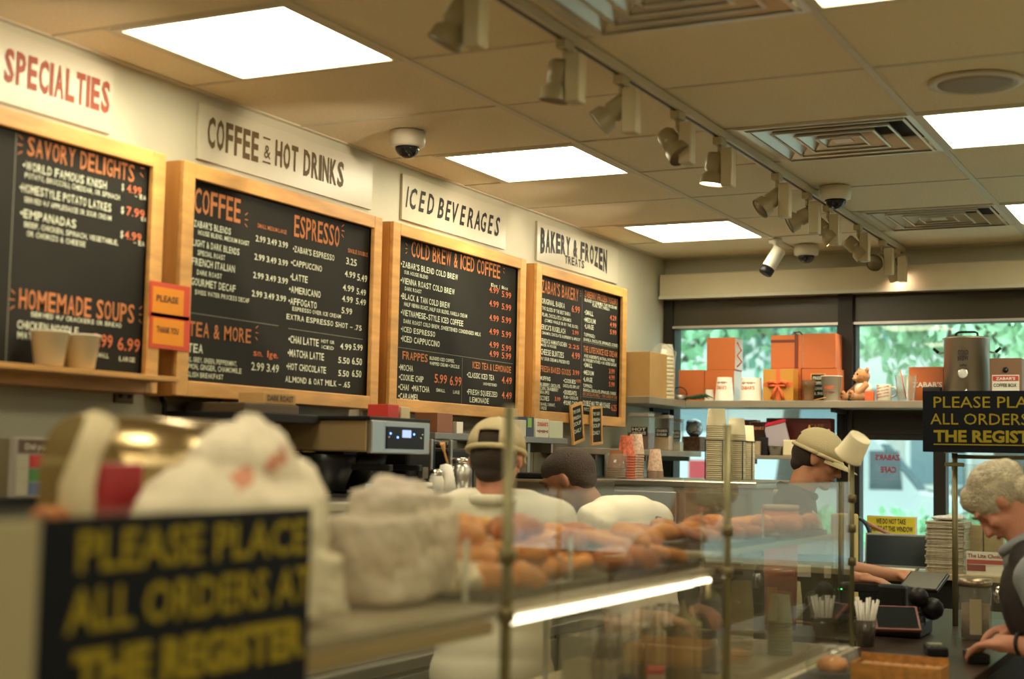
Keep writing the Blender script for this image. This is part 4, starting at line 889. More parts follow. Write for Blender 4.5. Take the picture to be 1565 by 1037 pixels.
for px, Y, n, r, lab in ((1094, 6.70, 27, .047, 'cream soup tub in the tallest nested stack on the ice machine'), (1125, 6.9, 23, .044, 'cream soup tub in the second nested stack, behind the case post'), (1140, 7.12, 20, .042, 'cream soup tub in the shortest nested stack, nearest the window')):
    o = invcup('soup_tub', r, r*.86, .085, creamp)
    x = onbase(px, Y).x; nested('soup_tub', o, n, .0098, (x, Y, LZ+.001), lab=lab, grp=lab.replace('cream soup tub in', 'tubs of'), cat='tub')
    t = thing('wire_cup_rack', 'black wire rack around '+lab[17:], 'rack', (x, Y, LZ+.0005), group='black wire cup racks')
    for an in (-2.6, -.6, 1.5): c_, s_ = math.cos(an)*(r+.006), math.sin(an)*(r+.006); MB().cyl((c_, s_, 0), (c_, s_, .19), .0025, n=6).build('wire_upright', black, t)
    MB().tube([((r+.006)*math.cos(k*.35), (r+.006)*math.sin(k*.35), .19) for k in range(19)], .0025, n=6).build('wire_ring', black, t)
# maroon box band and things behind the worker's cap (second level)
t = thing('window_ledge_shelf', 'second window shelf behind the capped register worker', 'shelf'); MB().box(-2.52, -1.93, 7.60, 7.86, 1.592, 1.612, bev=.003).build('shelf_board', shelfm, t)
for x in (-2.45, -2.0): MB().box(x-.01, x+.01, 7.64, 7.86, 1.565, 1.5915).build('bracket', blackm, t)
def onledge(px, w, h, mat, lab, Y=7.72, d=.08, name='carton', cat='box', z=1.6125, gp=None):
    a = ony(px, 700, Y); t = thing(name, lab, cat, (a.x, Y, z), group=gp); MB().box(-w/2, w/2, -d/2, d/2, 0, h, bev=.003).build('carton_body', mat, t); return t
t = onledge(1215, .36, .205, M('maroon card', (.13, .015, .012), .5), 'wide maroon display box with gold lettering behind the capped register worker', 7.80)
t.location.x = ony(1223, 700, 7.80).x
m = MB(); letter(m, 'CAFE', plane_fn((.06, -.041, .15), (1, 0, 0), (0, 0, 1), (0, -1, 0)), .08, .022, .02); m.build('lettering', M('dull gold print', (.30, .16, .04), .5), t)
onledge(1147, .09, .195, M('dark maroon card', (.10, .012, .01), .5), 'narrow maroon box behind the dark printed cup', 7.81)
t = ccup('dark_cup', 'dark brown printed tub standing on a black box behind the cream tubs', 1161, 655, 31, 22, 7.68, txt=None, z=1.71, mat=M('dark printed tub', (.13, .07, .06), .5), cat='tub')
m = MB(); letter(m, "ZABAR'S", plane_fn((-.04, -.052, .04), (1, 0, 0), (0, 0, 1), (0, -1, 0)), .08, .016, .03); m.build('lettering', M('brown red print', (.35, .12, .07), .6), t)
onledge(1163, .10, .097, blackm, 'black box under the dark printed tub', 7.68)
t = onledge(1194, .12, .15, M('frosted bag', (.42, .38, .44), .5), 'frosted zip bag with red seal leaning behind the register worker', 7.66, .02, 'zip_bag', 'bag'); t.rotation_euler = (0, -.25, 0); t.location.z += .02
MB().box(-.065, .065, -.014, .014, .1505, .168, bev=.002).build('red_seal', M('red seal', (.60, .01, .04), .4), t)
onledge(1156, .045, .075, M('tan paper tub', (.40, .33, .20), .7), 'small tan paper packet in front of the black box', 7.62, .02, z=1.6125)
tag(MB().lathe([(0, 0), (.035, 0), (.05, .05), (.053, .052), (.046, .05), (.03, .006), (0, .006)], (ony(1186, 690, 7.64).x, 7.65, 1.6125), 20, caps=False).build('steel_bowl', steel), 'small steel bowl on the second window shelf behind the cap', 'bowl')
t = thing('cream_pitcher', 'cream pitcher with handle on the second window shelf beside the bowl', 'pitcher', (ony(1206, 690, 7.64).x, 7.65, 1.6125))
MB().box(-.03, .03, -.03, .03, 0, .085, bev=.006).build('body', creamp, t); MB().tube([(.03, 0, .02), (.055, 0, .03), (.055, 0, .085), (.03, 0, .08)], .006).build('handle', creamp, t)
t = thing('honey_bear', 'small amber squeeze bottle behind the register worker cap', 'bottle', (ony(1240, 690, 7.70).x, 7.66, 1.6125))
MB().lathe([(0, 0), (.025, 0), (.028, .05), (.022, .09), (.025, .12), (.01, .14), (.004, .165), (0, .167)], n=16).build('bottle_body', M('amber plastic', (.62, .25, .03), .3), t)
# ================================================================ PEOPLE
skinA = M('warm skin', (.52, .24, .13), .55, var=.08, vs=20, bump=.05, bs=80)
skinB = M('brown skin', (.27, .12, .06), .55, var=.08, vs=20)
skinC = M('ruddy skin', (.56, .25, .16), .55, var=.12, vs=20)
shirtm = M('cream work shirt', (.84, .79, .64), .85, bump=.5, bs=9)
navyc = M('dark denim', (.03, .035, .05), .9)
hairb = M('dark hair', (.045, .028, .018), .75, bump=1.0, bs=300)
hairw = M('white hair', (.66, .58, .42), .85, bump=1.4, bs=160, var=.25, vs=40)
capm = M('khaki cap cloth', (.60, .51, .30), .85, bump=.25, bs=200)
eyem = M('eye white', (.7, .65, .6), .2); lipm = M('lip', (.30, .09, .06), .5)
VO = .0065
def fingers(wr, d, n, side, curl=.5, s_=1.0):
    wr, d, n = V(wr), V(d).normalized(), V(n).normalized(); n = (n-d*n.dot(d)).normalized(); s = d.cross(n)*side
    Rm = Matrix(((s.x, d.x, n.x, 0), (s.y, d.y, n.y, 0), (s.z, d.z, n.z, 0), (0, 0, 0, 1)))
    P = [('e', wr+d*.045*s_, (.040*s_, .050*s_, .016*s_), Rm), ('c', wr-d*.015, wr+d*.03, .025*s_, .027*s_)]
    for k, (off, L) in enumerate(((-.031, .058), (-.0105, .072), (.0105, .078), (.031, .070))):
        b = wr+d*.083*s_+s*off*s_*1.05; a1 = curl*(1+.12*k); d1 = d*math.cos(a1)+n*math.sin(a1)+s*off*1.5; d1.normalize(); a2 = a1+curl*.9
        d2 = d*math.cos(a2)+n*math.sin(a2); m_ = b+d1*L*.55*s_; e = m_+d2*L*.5*s_
        P += [('c', b-d*.02, b, .0095*s_, .0095*s_), ('c', b, m_, .0095*s_, .0088*s_), ('c', m_, e, .0088*s_, .0075*s_)]
    b = wr+d*.028*s_+s*.030*s_; d1 = (d*.65+s*.7+n*.25).normalized(); m_ = b+d1*.036*s_; e = m_+(d*.85+s*.25+n*.3).normalized()*.032*s_
    P += [('c', b-d1*.01, m_, .013*s_, .0115*s_), ('c', m_, e, .0115*s_, .009*s_)]
    return P
def head_prims(H):
    def q(c): return H @ V(c)
    Rh = H.to_3x3().to_4x4()
    P = [('e', q((0, -.014, .028)), (.075, .096, .088), Rh), ('e', q((0, .026, -.04)), (.056, .062, .066), Rh), ('e', q((0, .072, -.088)), (.024, .020, .018), Rh),
         ('c', q((0, .084, .016)), q((0, .104, -.024)), .009, .0135), ('e', q((0, .072, .036)), (.052, .018, .012), Rh), ('e', q((0, .084, -.052)), (.024, .012, .012), Rh)]
    for s in (-1, 1):
        P += [('e', q((s*.077, -.008, -.004)), (.008, .018, .028), Rh @ Matrix.Rotation(s*.35, 4, 'Z')), ('e', q((s*.038, .058, -.018)), (.022, .022, .020), Rh), ('e', q((s*.012, .096, -.026)), (.007, .007, .006), Rh)]
    return P
def person(label, skin, H, neck, chest, belly, pelvis, sh, el, wrs, hands, hip, kn, an, clothes, wide=1.0, sleeve=.55, long_sleeve=False, hs=1.0, vest=None):
    """joints in metres, world space; two-item tuples are (his left, his right). The body is one continuous skin."""
    t = thing('person', label, 'person', (0, 0, 0))
    neck, chest, belly, pelvis = map(V, (neck, chest, belly, pelvis)); sh = [V(x) for x in sh]; el = [V(x) for x in el]; wrs = [V(x) for x in wrs]; hip = [V(x) for x in hip]; kn = [V(x) for x in kn]; an = [V(x) for x in an]
    ax = (sh[1]-sh[0]); yaw = math.atan2(ax.y, ax.x); up_ = (neck-belly).normalized(); sx = ax.normalized(); fy = up_.cross(sx).normalized(); sx = fy.cross(up_)
    Rt = Matrix(((sx.x, fy.x, up_.x, 0), (sx.y, fy.y, up_.y, 0), (sx.z, fy.z, up_.z, 0), (0, 0, 0, 1)))
    hx = (hip[1]-hip[0]).normalized(); Rp = Matrix.Rotation(math.atan2(hx.y, hx.x), 4, 'Z')
    def torso(k): 
        return [('e', chest, (.155*wide+k, .108+k, .17+k), Rt), ('e', belly, (.14*wide+k, .112+k, .15+k), Rt), ('e', (belly+pelvis)/2, (.14*wide+k, .112+k, .13+k), Rp), ('e', pelvis, (.152*wide+k, .115+k, .12+k), Rp),
                ('c', sh[0]*.75+sh[1]*.25+up_*.02, sh[1]*.75+sh[0]*.25+up_*.02, .062+k, .062+k), ('c', sh[0], sh[0]*.6+sh[1]*.4+up_*.035, .055+k, .050+k), ('c', sh[1], sh[1]*.6+sh[0]*.4+up_*.035, .055+k, .050+k), ('c', neck-up_*.04, neck+up_*.0, .085+k*.4, .062+k*.3)]
    hc = H @ V((0, -.02, -.03))
    P = torso(0)+[('c', neck-up_*.05, hc, .060, .054)]+head_prims(H)
    for i in (0, 1):
        P += [('c', sh[i], el[i], .052, .040), ('c', el[i], el[i]*.6+wrs[i]*.4, .041, .040), ('c', el[i]*.6+wrs[i]*.4, wrs[i], .040, .026)]
        d, n = hands[i][:2]; P += fingers(wrs[i], d, n, hands[i][3] if len(hands[i]) > 3 else (1 if i else -1), hands[i][2], hs)
        P += [('c', hip[i], kn[i], .085, .058), ('c', kn[i], kn[i]*.65+an[i]*.35, .058, .056), ('c', kn[i]*.65+an[i]*.35, an[i], .056, .038), ('e', an[i]+Rp @ V((0, .05, -.045)), (.04, .11, .032), Rp)]
    blob('body', P, skin, t, VO, 3)
    # shirt with flat-ended sleeves
    cl, pants, collar = clothes
    Ps = torso(.016)
    for i in (0, 1):
        if long_sleeve: Ps += [('c', sh[i], el[i], .068, .056), ('f', el[i], wrs[i]*.92+el[i]*.08, .056, .036), ('c', el[i], el[i]+(wrs[i]-el[i])*.05, .056, .056)]
        else: Ps += [('f', sh[i]-(el[i]-sh[i])*.1, sh[i]+(el[i]-sh[i])*sleeve*1.25, .070, .066), ('e', sh[i], (.068, .068, .068))]
    blob('shirt', Ps, cl, t, .011, 4)
    if vest: blob('vest', [p for p in torso(.030) if p[0] == 'e']+[('c', sh[0]*.8+sh[1]*.2, neck*.6+sh[0]*.4, .085, .07), ('c', sh[1]*.8+sh[0]*.2, neck*.6+sh[1]*.4, .085, .07)], vest, t, .011, 3)
    cr = []
    fyv = fy
    for k in range(15):
        a_ = 2*math.pi*k/14; cr.append(neck+up_*(.030+.012*math.cos(a_)*-1)+sx*.074*math.sin(a_)+fyv*(.072*math.cos(a_)))
    MB().tube(cr, [.017]*15, 8).build('collar', collar, t)
    Pp = [('e', pelvis-V((0, 0, .03)), (.166*wide, .13, .11), Rp)]
    for i in (0, 1): Pp += [('c', hip[i], kn[i], .100, .075), ('f', kn[i], an[i]+V((0, 0, .02)), .075, .060), ('c', kn[i], kn[i]+(an[i]-kn[i])*.05, .075, .074)]
    blob('trousers', Pp, pants, t, .014, 3)
    for i in (0, 1): blob('shoe', [('e', an[i]+Rp @ V((0, .05, -.045)), (.05, .14, .042), Rp), ('c', an[i]+V((0, 0, -.02)), an[i]+V((0, 0, .03)), .048, .046)], black, t, .01, 2)
    for s in (-1, 1):
        e_ = MB().ball(H @ V((s*.031, .0575, .014)), .0115, sub=2).build('eye', eyem, t)
        MB().ball(H @ V((s*.031, .0655, .013)), .0050, sub=2).build('iris', black, e_)
        MB().tube([H @ V((s*.014, .088, .034)), H @ V((s*.032, .088, .041)), H @ V((s*.052, .074, .034))], [.003, .005, .002]).build('eyebrow', hairb if skin != skinC else hairw, t)
    MB().tube([H @ V((-.026, .082, -.056)), H @ V((0, .097, -.053)), H @ V((.026, .082, -.056))], [.003, .006, .003]).build('lips', lipm, t)
    return t
def cap(H, t, brim_turn=0):
    m = MB(); n = 32; rg = []
    for j in range(9):
        th = j/8*math.pi/2; z = .040+.088*math.sin(th) if j else .028; r = math.cos(th); r = max(r, .02)
        rg.append([H @ V((.087*r*math.cos(2*math.pi*i/n), -.008+.106*r*math.sin(2*math.pi*i/n), z)) for i in range(n)])
    # crown with an arched opening at the back above the strap
    vs = [[m.bm.verts.new(p) for p in ring] for ring in rg]
    for j in range(8):
        for i in range(n):
            a_ = 2*math.pi*(i+.5)/n
            if j < 2 and abs(a_-1.5*math.pi) < (.42, .30)[j]: continue
            f = m._f([vs[j][i], vs[j][(i+1) % n], vs[j+1][(i+1) % n], vs[j+1][i]])
            if f: f.smooth = True
    m._f(vs[8]); o = m.build('cap_crown', capm, t); sd = o.modifiers.new('s', 'SOLIDIFY'); sd.thickness = .003; sd.offset = 1
    MB().tube([H @ V((.0885*math.cos(a), -.008+.1075*math.sin(a), .024)) for a in [2*math.pi*k/28 for k in range(29)]], .0085, 8).build('cap_band', capm, t)
    m = MB(); K = 12; tp = []; bt = []
    for k in range(K+1):
        a = math.pi*(.12+.76*k/K); bx, by = .086*math.cos(a), -.008+.104*math.sin(a); L = .075*math.sin(math.pi*k/K)**.5
        ox = bx*1.02; oy = by+L; tp.append((V((bx, by, .028)), V((ox, oy, .014-.12*abs(ox)*abs(ox)*12)))); 
    for k in range(K):
        for dz, rev in ((0, 0), (-.004, 1)):
            q = [H @ (tp[k][0]+V((0, 0, dz))), H @ (tp[k+1][0]+V((0, 0, dz))), H @ (tp[k+1][1]+V((0, 0, dz))), H @ (tp[k][1]+V((0, 0, dz)))]
            m.poly(q[::-1] if rev else q)
        m.poly([H @ tp[k][1], H @ tp[k+1][1], H @ (tp[k+1][1]+V((0, 0, -.004))), H @ (tp[k][1]+V((0, 0, -.004)))])
    m.build('cap_brim', capm, t); MB().ball(H @ V((0, -.008, .130)), .006).build('cap_button', capm, t)
def headM(c, rz, nod, tilt=0): return Matrix.Translation(c) @ Matrix.Rotation(rz, 4, 'Z') @ Matrix.Rotation(-nod, 4, 'X') @ Matrix.Rotation(tilt, 4, 'Y')
def loc2(o, rz): 
    c, s = math.cos(rz), math.sin(rz)
    return lambda x, y, z: V((o[0]+c*x-s*y, o[1]+s*x+c*y, z))
# worker one: seen from behind, khaki cap, cream shirt
c1 = at(759, 702, 4.5); L1 = loc2((c1.x, c1.y), .38); H1 = headM(c1, .20, .18)
w1p = person('person in a khaki cap and cream shirt seen from behind, working at the coffee station', skinC, H1, L1(0, -.035, c1.z-.155), L1(0, -.02, 1.25), L1(0, .0, 1.08), L1(0, -.02, .92),
   (L1(-.185, -.02, 1.385), L1(.185, -.02, 1.385)), (L1(-.25, .06, 1.14), L1(.25, .05, 1.14)), (L1(-.16, .27, 1.10), L1(.17, .27, 1.10)), ((L1(.3, 1, 0)-L1(0, 0, 0), V((0, 0, -1)), .6), (L1(-.3, 1, 0)-L1(0, 0, 0), V((0, 0, -1)), .6)),
   (L1(-.1, 0, .88), L1(.1, 0, .88)), (L1(-.11, .01, .48), L1(.11, .01, .48)), (L1(-.11, -.02, .085), L1(.11, -.02, .085)), (shirtm, navyc, shirtm), wide=1.18)
blob('hair', [('e', H1 @ V((0, -.028, .032)), (.073, .084, .074), H1.to_3x3().to_4x4()), ('e', H1 @ V((0, -.034, -.002)), (.0745, .079, .066), H1.to_3x3().to_4x4()), ('e', H1 @ V((0, -.060, -.05)), (.050, .034, .034), H1.to_3x3().to_4x4())], hairb, w1p, .006, 2)
cap(H1, w1p)
# worker two: bald crown, dark hair, bending towards the wall
c2 = at(868, 735, 5.35); L2 = loc2((c2.x+.17, c2.y+.10), 1.35); H2 = headM(c2, 1.72, .50)
w2p = person('person with short dark thinning hair and cream shirt, bending to the counter', skinB, H2, L2(0, .075, c2.z-.15), L2(0, -.01, 1.235), L2(0, -.08, 1.08), L2(0, -.13, .92),
   (L2(-.19, -.02, 1.352), L2(.19, -.02, 1.352)), (L2(-.23, .10, 1.06), L2(.25, .12, 1.06)), (L2(-.12, .24, 1.04), L2(.14, .26, 1.04)), ((L2(.3, 1, 0)-L2(0, 0, 0), V((0, 0, -1)), .6), (L2(-.3, 1, 0)-L2(0, 0, 0), V((0, 0, -1)), .6)),
   (L2(-.1, -.13, .88), L2(.1, -.13, .88)), (L2(-.11, -.1, .48), L2(.11, -.1, .48)), (L2(-.11, -.15, .085), L2(.11, -.15, .085)), (shirtm, navyc, blackm), wide=1.1)
R2 = H2.to_3x3().to_4x4()
blob('hair', [('e', H2 @ V((0, -.040, .026)), (.081, .084, .082), R2), ('e', H2 @ V((0, -.062, -.02)), (.066, .044, .045), R2), ('e', H2 @ V((0, .0, .058)), (.077, .080, .060), R2), ('e', H2 @ V((0, -.02, .05)), (.081, .086, .070), R2)], hairb, w2p, .006, 2)
blob('bald_crown', [('e', H2 @ V((0, -.004, .082)), (.034, .042, .036), R2)], M('thinning hair', (.10, .055, .032), .7, bump=.6, bs=200), w2p, .006, 2)
MB().tube([L2(.10, -.12, 1.02), L2(.12, -.13, 1.2), L2(.115, -.09, 1.36), L2(.09, .0, 1.375), L2(.07, .1, 1.30)], .014, 6).build('apron_strap', blackm, w2p)
# worker three: at the register, cap and dark glasses, in profile
c3 = at(1249, 702, 6.0); L3 = loc2((c3.x-.10, c3.y-.03), -1.25); H3 = headM(c3, -1.33, .42)
pw = at(1313, 884, 5.85)
w3p = person('person in khaki cap and dark glasses in profile, reaching over the register', skinA, H3, L3(0, .02, c3.z-.16), L3(0, .0, 1.26), L3(0, -.03, 1.08), L3(0, -.05, .93),
   (L3(-.18, 0, 1.39), L3(.18, 0, 1.39)), (L3(-.23, .07, 1.15), V((c3.x+.0, c3.y-.24, 1.15))), (V((-1.36, 6.42, 1.10)), V((pw.x, pw.y, pw.z))), ((V((1, -.2, 0)), V((0, 0, -1)), .4), (V((1, -.1, -.02)), V((0, 0, -1)), .35)),
   (L3(-.1, -.05, .9), L3(.1, -.05, .9)), (L3(-.11, -.03, .48), L3(.11, -.03, .48)), (L3(-.11, -.06, .085), L3(.11, -.06, .085)), (M('black work shirt', (.025, .022, .022), .9), navyc, blackm), wide=1.0)
R3 = H3.to_3x3().to_4x4()
blob('hair', [('e', H3 @ V((0, -.028, .032)), (.073, .084, .074), H3.to_3x3().to_4x4()), ('e', H3 @ V((0, -.034, .004)), (.0745, .079, .066), R3), ('e', H3 @ V((0, -.062, -.04)), (.055, .036, .040), R3)], hairb, w3p, .006, 2); cap(H3, w3p)
gl = MB()
for s in (-1, 1):
    gl.tube([H3 @ V((s*.031+.021*math.cos(a), .089+.006*math.sin(a)*0, .012+.015*math.sin(a))) for a in [math.pi*2*k/14 for k in range(15)]], .0028, 6)
    gl.tube([H3 @ V((s*.052, .087, .018)), H3 @ V((s*.074, .06, .018)), H3 @ V((s*.080, -.01, .014))], .0035, 6)
gl.tube([H3 @ V((-.010, .090, .014)), H3 @ V((.010, .090, .014))], .0025, 6); gl.build('glasses', black, w3p)
MB().tube([L3(.08, .16, 1.18), L3(.085, .10, 1.36), L3(.07, .0, 1.43), L3(.0, -.065, 1.455), L3(-.07, .0, 1.43), L3(-.085, .1, 1.36), L3(-.08, .16, 1.18)], .012, 6).build('apron_strap', M('shiny cream strap', (.66, .62, .5), .3), w3p)
# customer: white hair, profile to the left, head bowed over the counter
c4 = at(1531, 768, 4.6); L4 = loc2((c4.x+.17, c4.y+.0), 1.45); H4 = headM(c4, 1.62, .98)
hR = at(1500, 968, 4.45)
w4p = person('person with white hair and dark vest, head bowed, paying at the counter', skinC, H4, L4(0, .095, c4.z-.145), L4(0, .03, 1.14), L4(0, -.04, .99), L4(0, -.08, .86),
   (L4(-.19, .02, 1.245), L4(.19, .02, 1.245)), (L4(-.23, -.08, 1.03), L4(.22, -.06, 1.03)), (V((hR.x+.10, hR.y-.10, 1.055)), V((hR.x+.10, hR.y+.16, 1.075))), ((V((-1, .25, -.1)), V((0, 0, -1)), .5), (V((-1, -.1, -.1)), V((0, 0, -1)), .5)),
   (L4(-.1, -.08, .82), L4(.1, -.08, .82)), (L4(-.11, -.05, .45), L4(.11, -.05, .45)), (L4(-.11, -.08, .085), L4(.11, -.08, .085)), (M('grey blue shirt', (.22, .23, .25), .85, bump=.3, bs=12), navyc, M('pale blue collar', (.30, .32, .36), .8)), wide=1.0, long_sleeve=False, sleeve=.72, vest=M('dark quilted vest', (.028, .018, .016), .8, bump=.6, bs=18, var=.4))
R4 = H4.to_3x3().to_4x4()
blob('hair', [('e', H4 @ V((0, -.022, .040)), (.085, .100, .088), R4), ('e', H4 @ V((0, .035, .070)), (.062, .048, .050), R4), ('e', H4 @ V((0, -.068, -.03)), (.066, .048, .050), R4), ('e', H4 @ V((.03, -.08, .04)), (.05, .05, .05), R4), ('e', H4 @ V((-.03, -.02, .075)), (.05, .05, .045), R4)], hairw, w4p, .006, 1, noise=(.003, 38))
for i, wv in enumerate((V((hR.x+.125, hR.y-.103, 1.056)),)):
    q_ = V((1, -.25, .1)).normalized().to_track_quat('Z', 'Y'); MB().tube([wv+q_ @ V((.031*math.cos(a), .031*math.sin(a), 0)) for a in [math.pi*2*k/16 for k in range(17)]], .006, 6).build('wristwatch', black, w4p)

# ================================================================ DISPLAY CASE
GX = -1.2
dc = thing('display_case', 'long glass pastry display case with brass posts running along the counter', 'display case', (0, 0, 0))
MB().box(-1.78, GX+.02, .40, 4.95, .10, .93, bev=.006).build('case_body', M('cream case body', (.55, .48, .32), .5), dc)
MB().box(-1.74, GX-.02, .44, 4.91, 0, .0995).build('plinth', blackm, dc)
MB().box(-1.80, GX+.05, .38, 4.96, .9305, .965, bev=.006).build('deck', M('pale deck laminate', (.66, .58, .40), .35), dc)
ys = (1.12, 2.365, 3.61, 4.925)
for i, y in enumerate(ys):
    MB().cyl((GX, y, .9655), (GX, y, 1.672), .0105, n=16).build('post', brass, dc)
    if i < 3: pass
    for z in ((1.40, 1.295) if i < 3 else (1.46, 1.36, 1.25)):
        MB().lathe([(.011, -.014), (.0165, -.012), (.0165, .012), (.011, .014)], (GX, y, z), 16).build('post_collar', M('dark brass', (.16, .13, .06), .4, .6), dc)
for y0, y1, z1 in ((.42, 1.10, 1.517), (1.14, 2.345, 1.512), (2.385, 3.59, 1.517), (3.63, 4.905, 1.517)):
    MB().box(GX-.003, GX+.003, y0, y1, .9655, z1).build('front_pane', caseg, dc)
MB().box(-1.79, GX-.013, 4.905, 4.911, .9655, 1.517).build('end_pane', caseg, dc)
MB().box(GX+.0035, GX+.010, 1.13, 1.208, .9655, 1.500, bev=.002).build('end_panel', M('beige end panel', (.36, .31, .18), .4), dc)
shg = M('case shelf', (.36, .30, .20), .4)
MB().box(-1.72, GX-.02, 1.15, 3.58, 1.288, 1.306, bev=.003).build('glass_shelf', shg, dc)
MB().box(-1.72, GX-.05, 3.64, 4.88, 1.325, 1.340, bev=.003).build('glass_shelf', M('pale case shelf', (.50, .44, .28), .35), dc)
for y in (1.17, 2.36, 3.60, 4.86):
    MB().box(-1.71, -1.70, y-.006, y+.006, .9655, 1.2875 if y < 3.7 else 1.3245).build('shelf_upright', steel, dc)
MB().box(GX-.024, GX-.012, 2.40, 3.40, 1.272, 1.285, bev=.003).build('light_strip', strip_e, dc)
MB().box(GX-.024, GX-.012, 3.415, 3.53, 1.274, 1.286, bev=.003).build('light_strip', strip_e, dc)
MB().box(GX-.024, GX-.012, 3.515, 3.53, 1.235, 1.2735, bev=.003).build('strip_end_cap', M('ivory cap', (.6, .5, .25), .4), dc)
MB().box(GX-.03, GX-.012, 1.16, 2.34, 1.262, 1.2875, bev=.003).build('shelf_edge', M('tan shelf edge', (.42, .28, .10), .4), dc)
# order signs (same wording, one on the case glass, one on the rail by the register)
signs = [('PLEASE PLACE', 117, 873, 466, 60, .02), ('ALL ORDERS AT', 98, 968, 473, 64, .02), ('THE REGISTER', 108, 1066, 462, 64, .05)]
a = onx(58, 768, GX+.008); b = onx(477, 778, GX+.008)
t = thing('order_sign', 'large dark order sign with yellow lettering on the case front, out of focus', 'sign', (0, 0, 0), group='order signs')
MB().box(GX+.0035, GX+.008, a.y, b.y, 1.235, 1.502, bev=.001).build('sign_board', navy, t)
for q_ in signs: m = MB(); wallwords(m, GX+.008, [q_]); m.build('lettering', yellowi, t)
# register counter
rc = thing('register_counter', 'dark register counter holding terminals between the case and the customer', 'counter')
MB().box(-1.72, -1.16, 4.97, 5.48, .05, .955).box(-1.135, -.74, 4.02, 6.25, .05, .955).build('counter_body', blackm, rc, kind='thing')
MB().box(-1.76, -1.1405, 4.965, 5.50, .9555, .985, bev=.003).build('worktop', M('dark brown worktop', (.035, .018, .011), .35), rc)
MB().box(-1.14, -.70, 3.98, 6.28, .9555, .985, bev=.003).build('worktop', MATS['dark brown worktop'], rc)
CT = .9855
# glass guard at the far end with its own posts, rail and hanging order sign
gg_ = thing('sneeze_guard', 'brass framed glass guard beside the register with a white cup on its post', 'glass guard')
p4 = at(1459, 700, 5.45); GY = p4.y
for x in (p4.x, p4.x+.60, p4.x+1.2):
    po = MB().cyl((x, GY, CT if x < -.6 else 0.0), (x, GY, 1.625), .011, n=14).build('post', brass, gg_)
MB().cyl((p4.x+.011, GY, 1.612), (p4.x+1.2, GY, 1.612), .008, n=10).build('top_rail', brass, gg_)
MB().box(p4.x-.035, p4.x+.035, GY-.012, GY+.012, 1.575, 1.59, bev=.003).build('clamp', brass, gg_)
MB().box(p4.x+.03, p4.x+1.18, GY-.003, GY+.003, 1.02, 1.585).build('guard_pane', caseg, gg_)
p_ = at(1410, 597, 5.40); SY = GY-.06
a = ony(1410, 597, SY); c = ony(1414, 690, SY)
t = thing('order_sign', 'dark order sign with sharp yellow lettering above the register, beside the white haired customer', 'sign', (0, 0, 0), group='order signs')
MB().box(a.x, a.x+.54, SY, SY+.012, c.z, a.z, bev=.001).build('sign_board', navy, t)
MB().box(a.x+.18, a.x+.20, SY+.0125, GY-.0115, c.z+.01, c.z+.03).box(a.x+.44, a.x+.46, SY+.0125, GY-.0115, c.z+.01, c.z+.03).build('sign_clip', brass, t, kind='thing')
for s_, px, py, wd_, h_, bd in (('PLEASE PLACE', 1427, 622.5, .415, 16.5, .0), ('ALL ORDERS AT', 1422, 648, .445, 16.5, .0), ('THE REGISTER', 1427, 674, .415, 16.5, .035)):
    o_ = ony(px, py, SY); k2 = ony(px, py-h_, SY).z-o_.z
    m = MB(); letter(m, s_, plane_fn((o_.x, SY, o_.z), (1, 0, 0), (0, 0, 1), (0, -1, 0)), wd_, k2, bd); m.build('lettering', yellowi, t)
o_ = ony(1427, 678, SY); MB().box(o_.x, o_.x+.415, SY-.002, SY-.0005, o_.z-.003, o_.z+.001).build('underline', yellowi, t)
# cups over the post tops
o = invcup('paper_cup', .036, .029, .058, creamp); o.location = (p4.x, GY, 1.626); tag(o, 'cream paper cup turned over the guard post in front of the sharp order sign', 'cup')
o = invcup('paper_cup', .048, .038, .085, creamp); o.location = (GX-.012, 4.925, 1.600); o.rotation_euler = (.25, .62, 0); tag(o, 'cream paper cup hanging tilted on the case post in front of the register worker', 'cup')
# ---------------------------------------------------------------- pastries
crust = [M('golden crust', (.72, .27, .045), .5, bump=.4, bs=60, var=.35, vs=18), M('dark crust', (.50, .14, .02), .5, bump=.4, bs=60, var=.35, vs=18), M('pale crust', (.76, .38, .09), .55, bump=.4, bs=60, var=.3, vs=18)]
def croissant_mesh(mat):
    m = MB(); pts = []; rr = []
    for k in range(19):
        a_ = math.pi*(k/18); pts.append((.055*math.cos(a_), .030*math.sin(a_), .022)); u_ = abs(k-9)/9; rr.append((.027*(1-u_**1.6)+.006)*(1-.10*(k % 3 == 0)))
    m.tube(pts, rr, 10); return m.build('croissant', mat)
def roll_mesh(mat, name='bread_roll'):
    m = MB(); m.lathe([(0, 0), (.035, .003), (.046, .018), (.040, .034), (.022, .044), (0, .046)], n=18); return m.build(name, mat)
def bagel_mesh(mat):
    m = MB(); rg = []
    for k in range(18):
        a_ = 2*math.pi*k/18; rg.append([V(((.034+.018*math.cos(b_))*math.cos(a_), (.034+.018*math.cos(b_))*math.sin(a_), .018+.018*math.sin(b_))) for b_ in [2*math.pi*j/10 for j in range(10)]])
    rg.append(rg[0]); m.rings(rg, False, False); return m.build('bagel', mat)
trm = M('dark baking tray', (.10, .07, .04), .4, .5)
